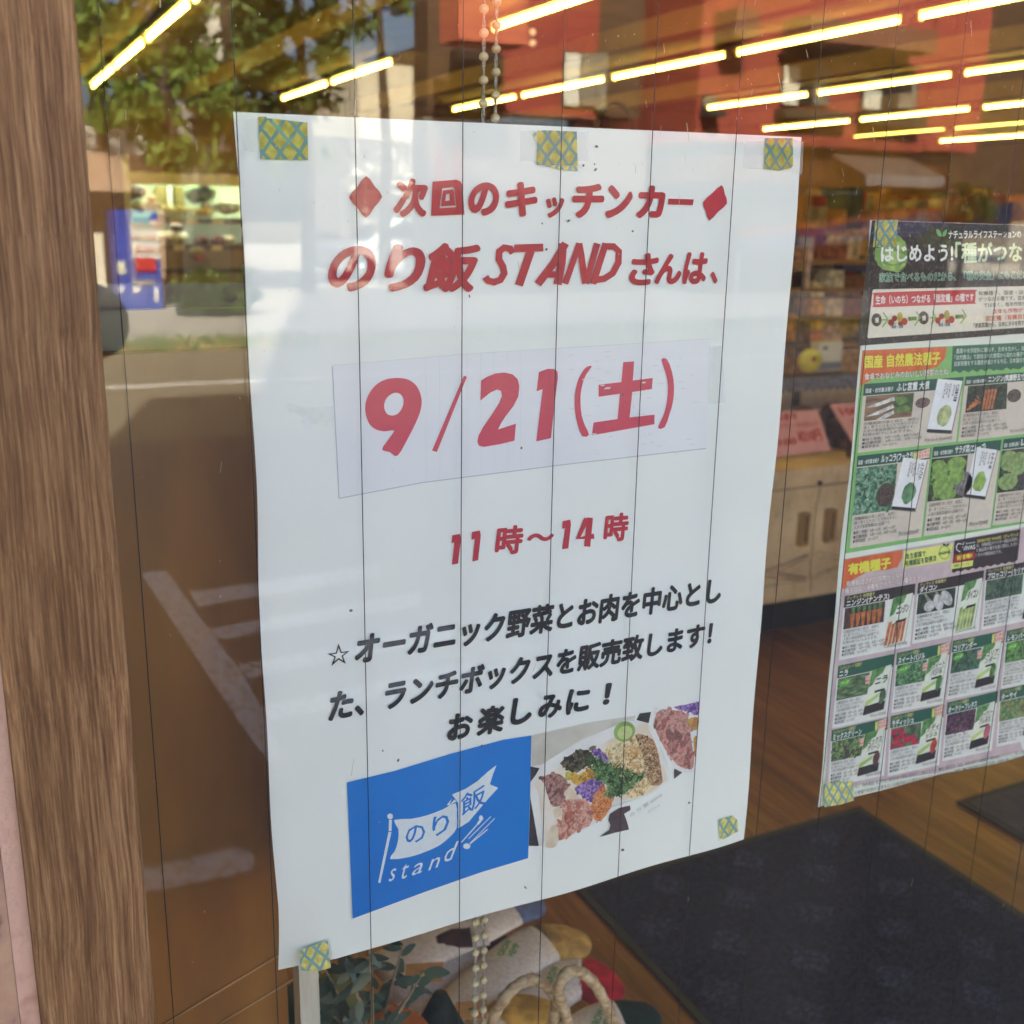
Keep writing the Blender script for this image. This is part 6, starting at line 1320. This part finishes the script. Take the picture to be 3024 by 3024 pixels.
# bar of tiles: string course
rw('string_course', 1482, 1758, 336, 346, brn, DR+1.2, .0, None, .06)
aw = thing('awning', (rf(2560,520,DR)[0], -DR+1, 0), 'pale sloping shop awning with white front edge on the red building', 'awning')
x0, z1 = rf(2455, 455, DR); x1, z0 = rf(2672, 540, DR)
mk('awning_cloth', B().add([(x0, -DR+.01, z1), (x1, -DR+.01, z1), (x1, -DR+1.1, z0+.1), (x0+.0, -DR+1.1, z0+.1), (x0, -DR+.01, z1-.05), (x1, -DR+.01, z1-.05), (x1, -DR+1.1, z0+.05), (x0, -DR+1.1, z0+.05)], [(0,1,2,3),(7,6,5,4),(0,3,7,4),(1,5,6,2),(3,2,6,7),(0,4,5,1)]), M('awning_grey', srgb(170,156,138), .8), aw)
mk('awning_valance', B().box(x0, x1, -DR+1.101, -DR+1.13, z0-.12, z0+.09), M('awning_white', srgb(236,236,232), .7), aw)
wsl = [(1650, 1672, 'left'), (1420, 1436, 'right')]
for i, (px, col, lab) in enumerate(((1350, (200,90,70), 'salmon banner hanging beside the sign board'), (1300, (190,70,90), 'narrow pink banner near the cream building'))):
    a = fbox(px-12, px+12, 430, 540, 18.5, .05); solo('banner', B().box(a[0], a[1], -18.55, -18.5, a[4], a[5]), M('banner_%d' % i, srgb(*col), .8), lab, 'banner')
# distant terrace of plain houses to close the street
for i, (x, w_, h, c) in enumerate(((-12, 9, 7, (206,198,180)), (-3.2, 2.5, 6, (180,170,156)), (40, 12, 9, (190,180,160)), (50, 10, 7, (206,196,180)), (-24, 10, 8, (190,170,150)))):
    h_ = thing('street_house', (x+w_/2, -27, 0), 'plain %s house closing the street, %s' % (('cream','grey','tan','pale','brown')[i], ('left of the garage','close behind the garage','right of the red building','second right of the red building','farthest left')[i]), 'building', 'plain houses')
    mk('wall', B().box(x, x+w_, -33, -27, 0, h), M('house_%d' % i, srgb(*c), .9), h_)
    for r_ in range(2):
        for k in range(3): mk('window', B().box(x+w_*(.15+.28*k), x+w_*(.15+.28*k)+1.1, -27, -26.95, 1.2+r_*2.8, 2.5+r_*2.8), M('win_dark', srgb(70,76,80), .2), h_)
    mk('roof', B().box(x-.3, x+w_+.3, -33.3, -26.7, h+.001, h+.25), M('roof_grey', srgb(110,106,100), .8), h_)
# ================================================================== the photographer
skin = M('skin', srgb(214,170,144), .5, c2=srgb(200,150,126), scale=30); cloth = M('dark_jacket', srgb(40,42,50), .9, c2=srgb(28,30,36), scale=30, bump=.4); trs = M('trousers', srgb(60,58,60), .9)
pe = thing('person', (-.34, -.98, 0), 'person in a dark jacket holding up a phone before the window', 'person')
def skinmesh(name, verts, edges, radii, mat, sub=2):
    me = bpy.data.meshes.new(name); me.from_pydata([tuple(Vector(v)-pe.location) for v in verts], edges, []); me.materials.append(mat)
    o = bpy.data.objects.new(name, me); COL.objects.link(o); o.parent = pe
    sk = o.modifiers.new('skin', 'SKIN'); sk.use_smooth_shade = True
    for i, r_ in enumerate(radii):
        rr = r_ if isinstance(r_, tuple) else (r_, r_); me.skin_vertices[0].data[i].radius = rr
    me.skin_vertices[0].data[0].use_root = True
    s_ = o.modifiers.new('sub', 'SUBSURF'); s_.levels = sub; s_.render_levels = sub; return o
bx, by = -.34, -.98
fw = Vector((.433, .864, 0)).normalized(); rt = Vector((.864, -.433, 0)).normalized()
def bp_(r_, f__, z): v = Vector((bx, by, 0))+rt*r_+fw*f__; return (v.x, v.y, z)
body = [bp_(0,0,.92), bp_(0,0,1.06), bp_(0,0,1.24), bp_(0,-.01,1.36), bp_(0,0,1.46), bp_(.09,0,.86), bp_(.10,.02,.48), bp_(.10,-.02,.08), bp_(.10,.12,.03),
        bp_(-.09,0,.86), bp_(-.10,.02,.48), bp_(-.10,-.02,.08), bp_(-.10,.12,.03), bp_(.17,0,1.38), tuple(Vector((.035,-.86,1.375))), tuple(Vector((-.045,-.60,1.43))), bp_(-.17,0,1.38), bp_(-.20,.20,1.20), tuple(Vector((-.20,-.56,1.42)))]
edg = [(0,1),(1,2),(2,3),(3,4),(0,5),(5,6),(6,7),(7,8),(0,9),(9,10),(10,11),(11,12),(3,13),(13,14),(14,15),(3,16),(16,17),(17,18)]
rad = [(.15,.11),(.14,.10),(.17,.12),(.14,.10),.055,.085,.06,.045,.04,.085,.06,.045,.04,.06,.045,.032,.06,.045,.032]
skinmesh('body', body, edg, rad, cloth)
hc = Vector(bp_(0,.03,1.62)); rotz = math.atan2(fw.y, fw.x)
hd_ = mk('head', B().ball(tuple(hc), .10, 20, 14, (.86,.86,1.15)).ball((hc.x+fw.x*.088, hc.y+fw.y*.088, hc.z-.015), .016, 8, 6, (1,1,1.4)), skin, pe)
mk('neck', B().tube([bp_(0,0,1.44), bp_(0,.01,1.54)], [.055,.05], 12), skin, hd_)
mk('hair', B().ball((hc.x-fw.x*.015, hc.y-fw.y*.015, hc.z+.03), .104, 18, 12, (.92,.92,1.0)), M('hair_dark', srgb(30,26,24), .7), hd_)
for s_ in (-1, 1):
    e_ = hc+fw*.080+rt*s_*.032; mk('eye', B().ball(tuple(e_), .011), M('eye_white', srgb(226,224,220), .2), hd_)
    e2 = hc+rt*s_*.087; mk('ear', B().ball(tuple(e2), .024, 8, 6, (.5,.6,1.2)), skin, hd_)
m_ = hc+fw*.080; mk('mouth', B().ball((m_.x, m_.y, m_.z-.055), .018, 8, 6, (.8,.8,.3)), M('lips', srgb(176,104,96), .5), hd_)
# phone behind the lens point
F_, R_, U_ = Vector(_f), Vector(_r), Vector(_u)
ph_c = Vector(CAM)-F_*.012-R_*.055-U_*.012
pv = []
for sx, sy, sz in [(a, b_, c) for c in (-1, 1) for b_ in (-1, 1) for a in (-1, 1)]:
    pv.append(tuple(ph_c+R_*sx*.074+U_*sy*.036+F_*sz*.004))
solo('phone', B().add(pv, [(0,1,3,2),(4,6,7,5),(0,4,5,1),(1,5,7,3),(3,7,6,2),(2,6,4,0)]), M('phone_black', srgb(26,26,30), .2), 'black phone held sideways in both hands', 'phone')
def hand(root, side):
    pal = Vector(root); tgt = ph_c+R_*side*.066
    d = (tgt-pal).normalized(); k = pal.lerp(tgt, .55)
    vs = [tuple(pal), tuple(k)]; es = [(0,1)]; rd = [.022, (.030,.014)]
    for i in range(4):
        o_ = U_*(.024-.016*i); ln = (.9, 1., .95, .75)[i]
        p1 = k+d*.02+o_; p2 = ph_c+R_*side*(.078)-F_*(.012)+o_*1.1; p3 = ph_c+R_*side*(.064)-F_*.0+o_*1.1+F_*.013*(1 if side < 0 else -1.6)*ln; 
        b0 = len(vs); vs += [tuple(p1), tuple(p2), tuple(p3)]; es += [(1, b0), (b0, b0+1), (b0+1, b0+2)]; rd += [.0095, .0085, .0075]
    th = k-U_*.022; b0 = len(vs); vs += [tuple(th), tuple(ph_c+R_*side*.058-U_*.030-F_*.016)]; es += [(1, b0), (b0, b0+1)]; rd += [.011, .009]
    skinmesh('hand', vs, es, rd, skin, 1)
hand((-.045,-.60,1.43), 1); hand((-.20,-.56,1.42), -1)
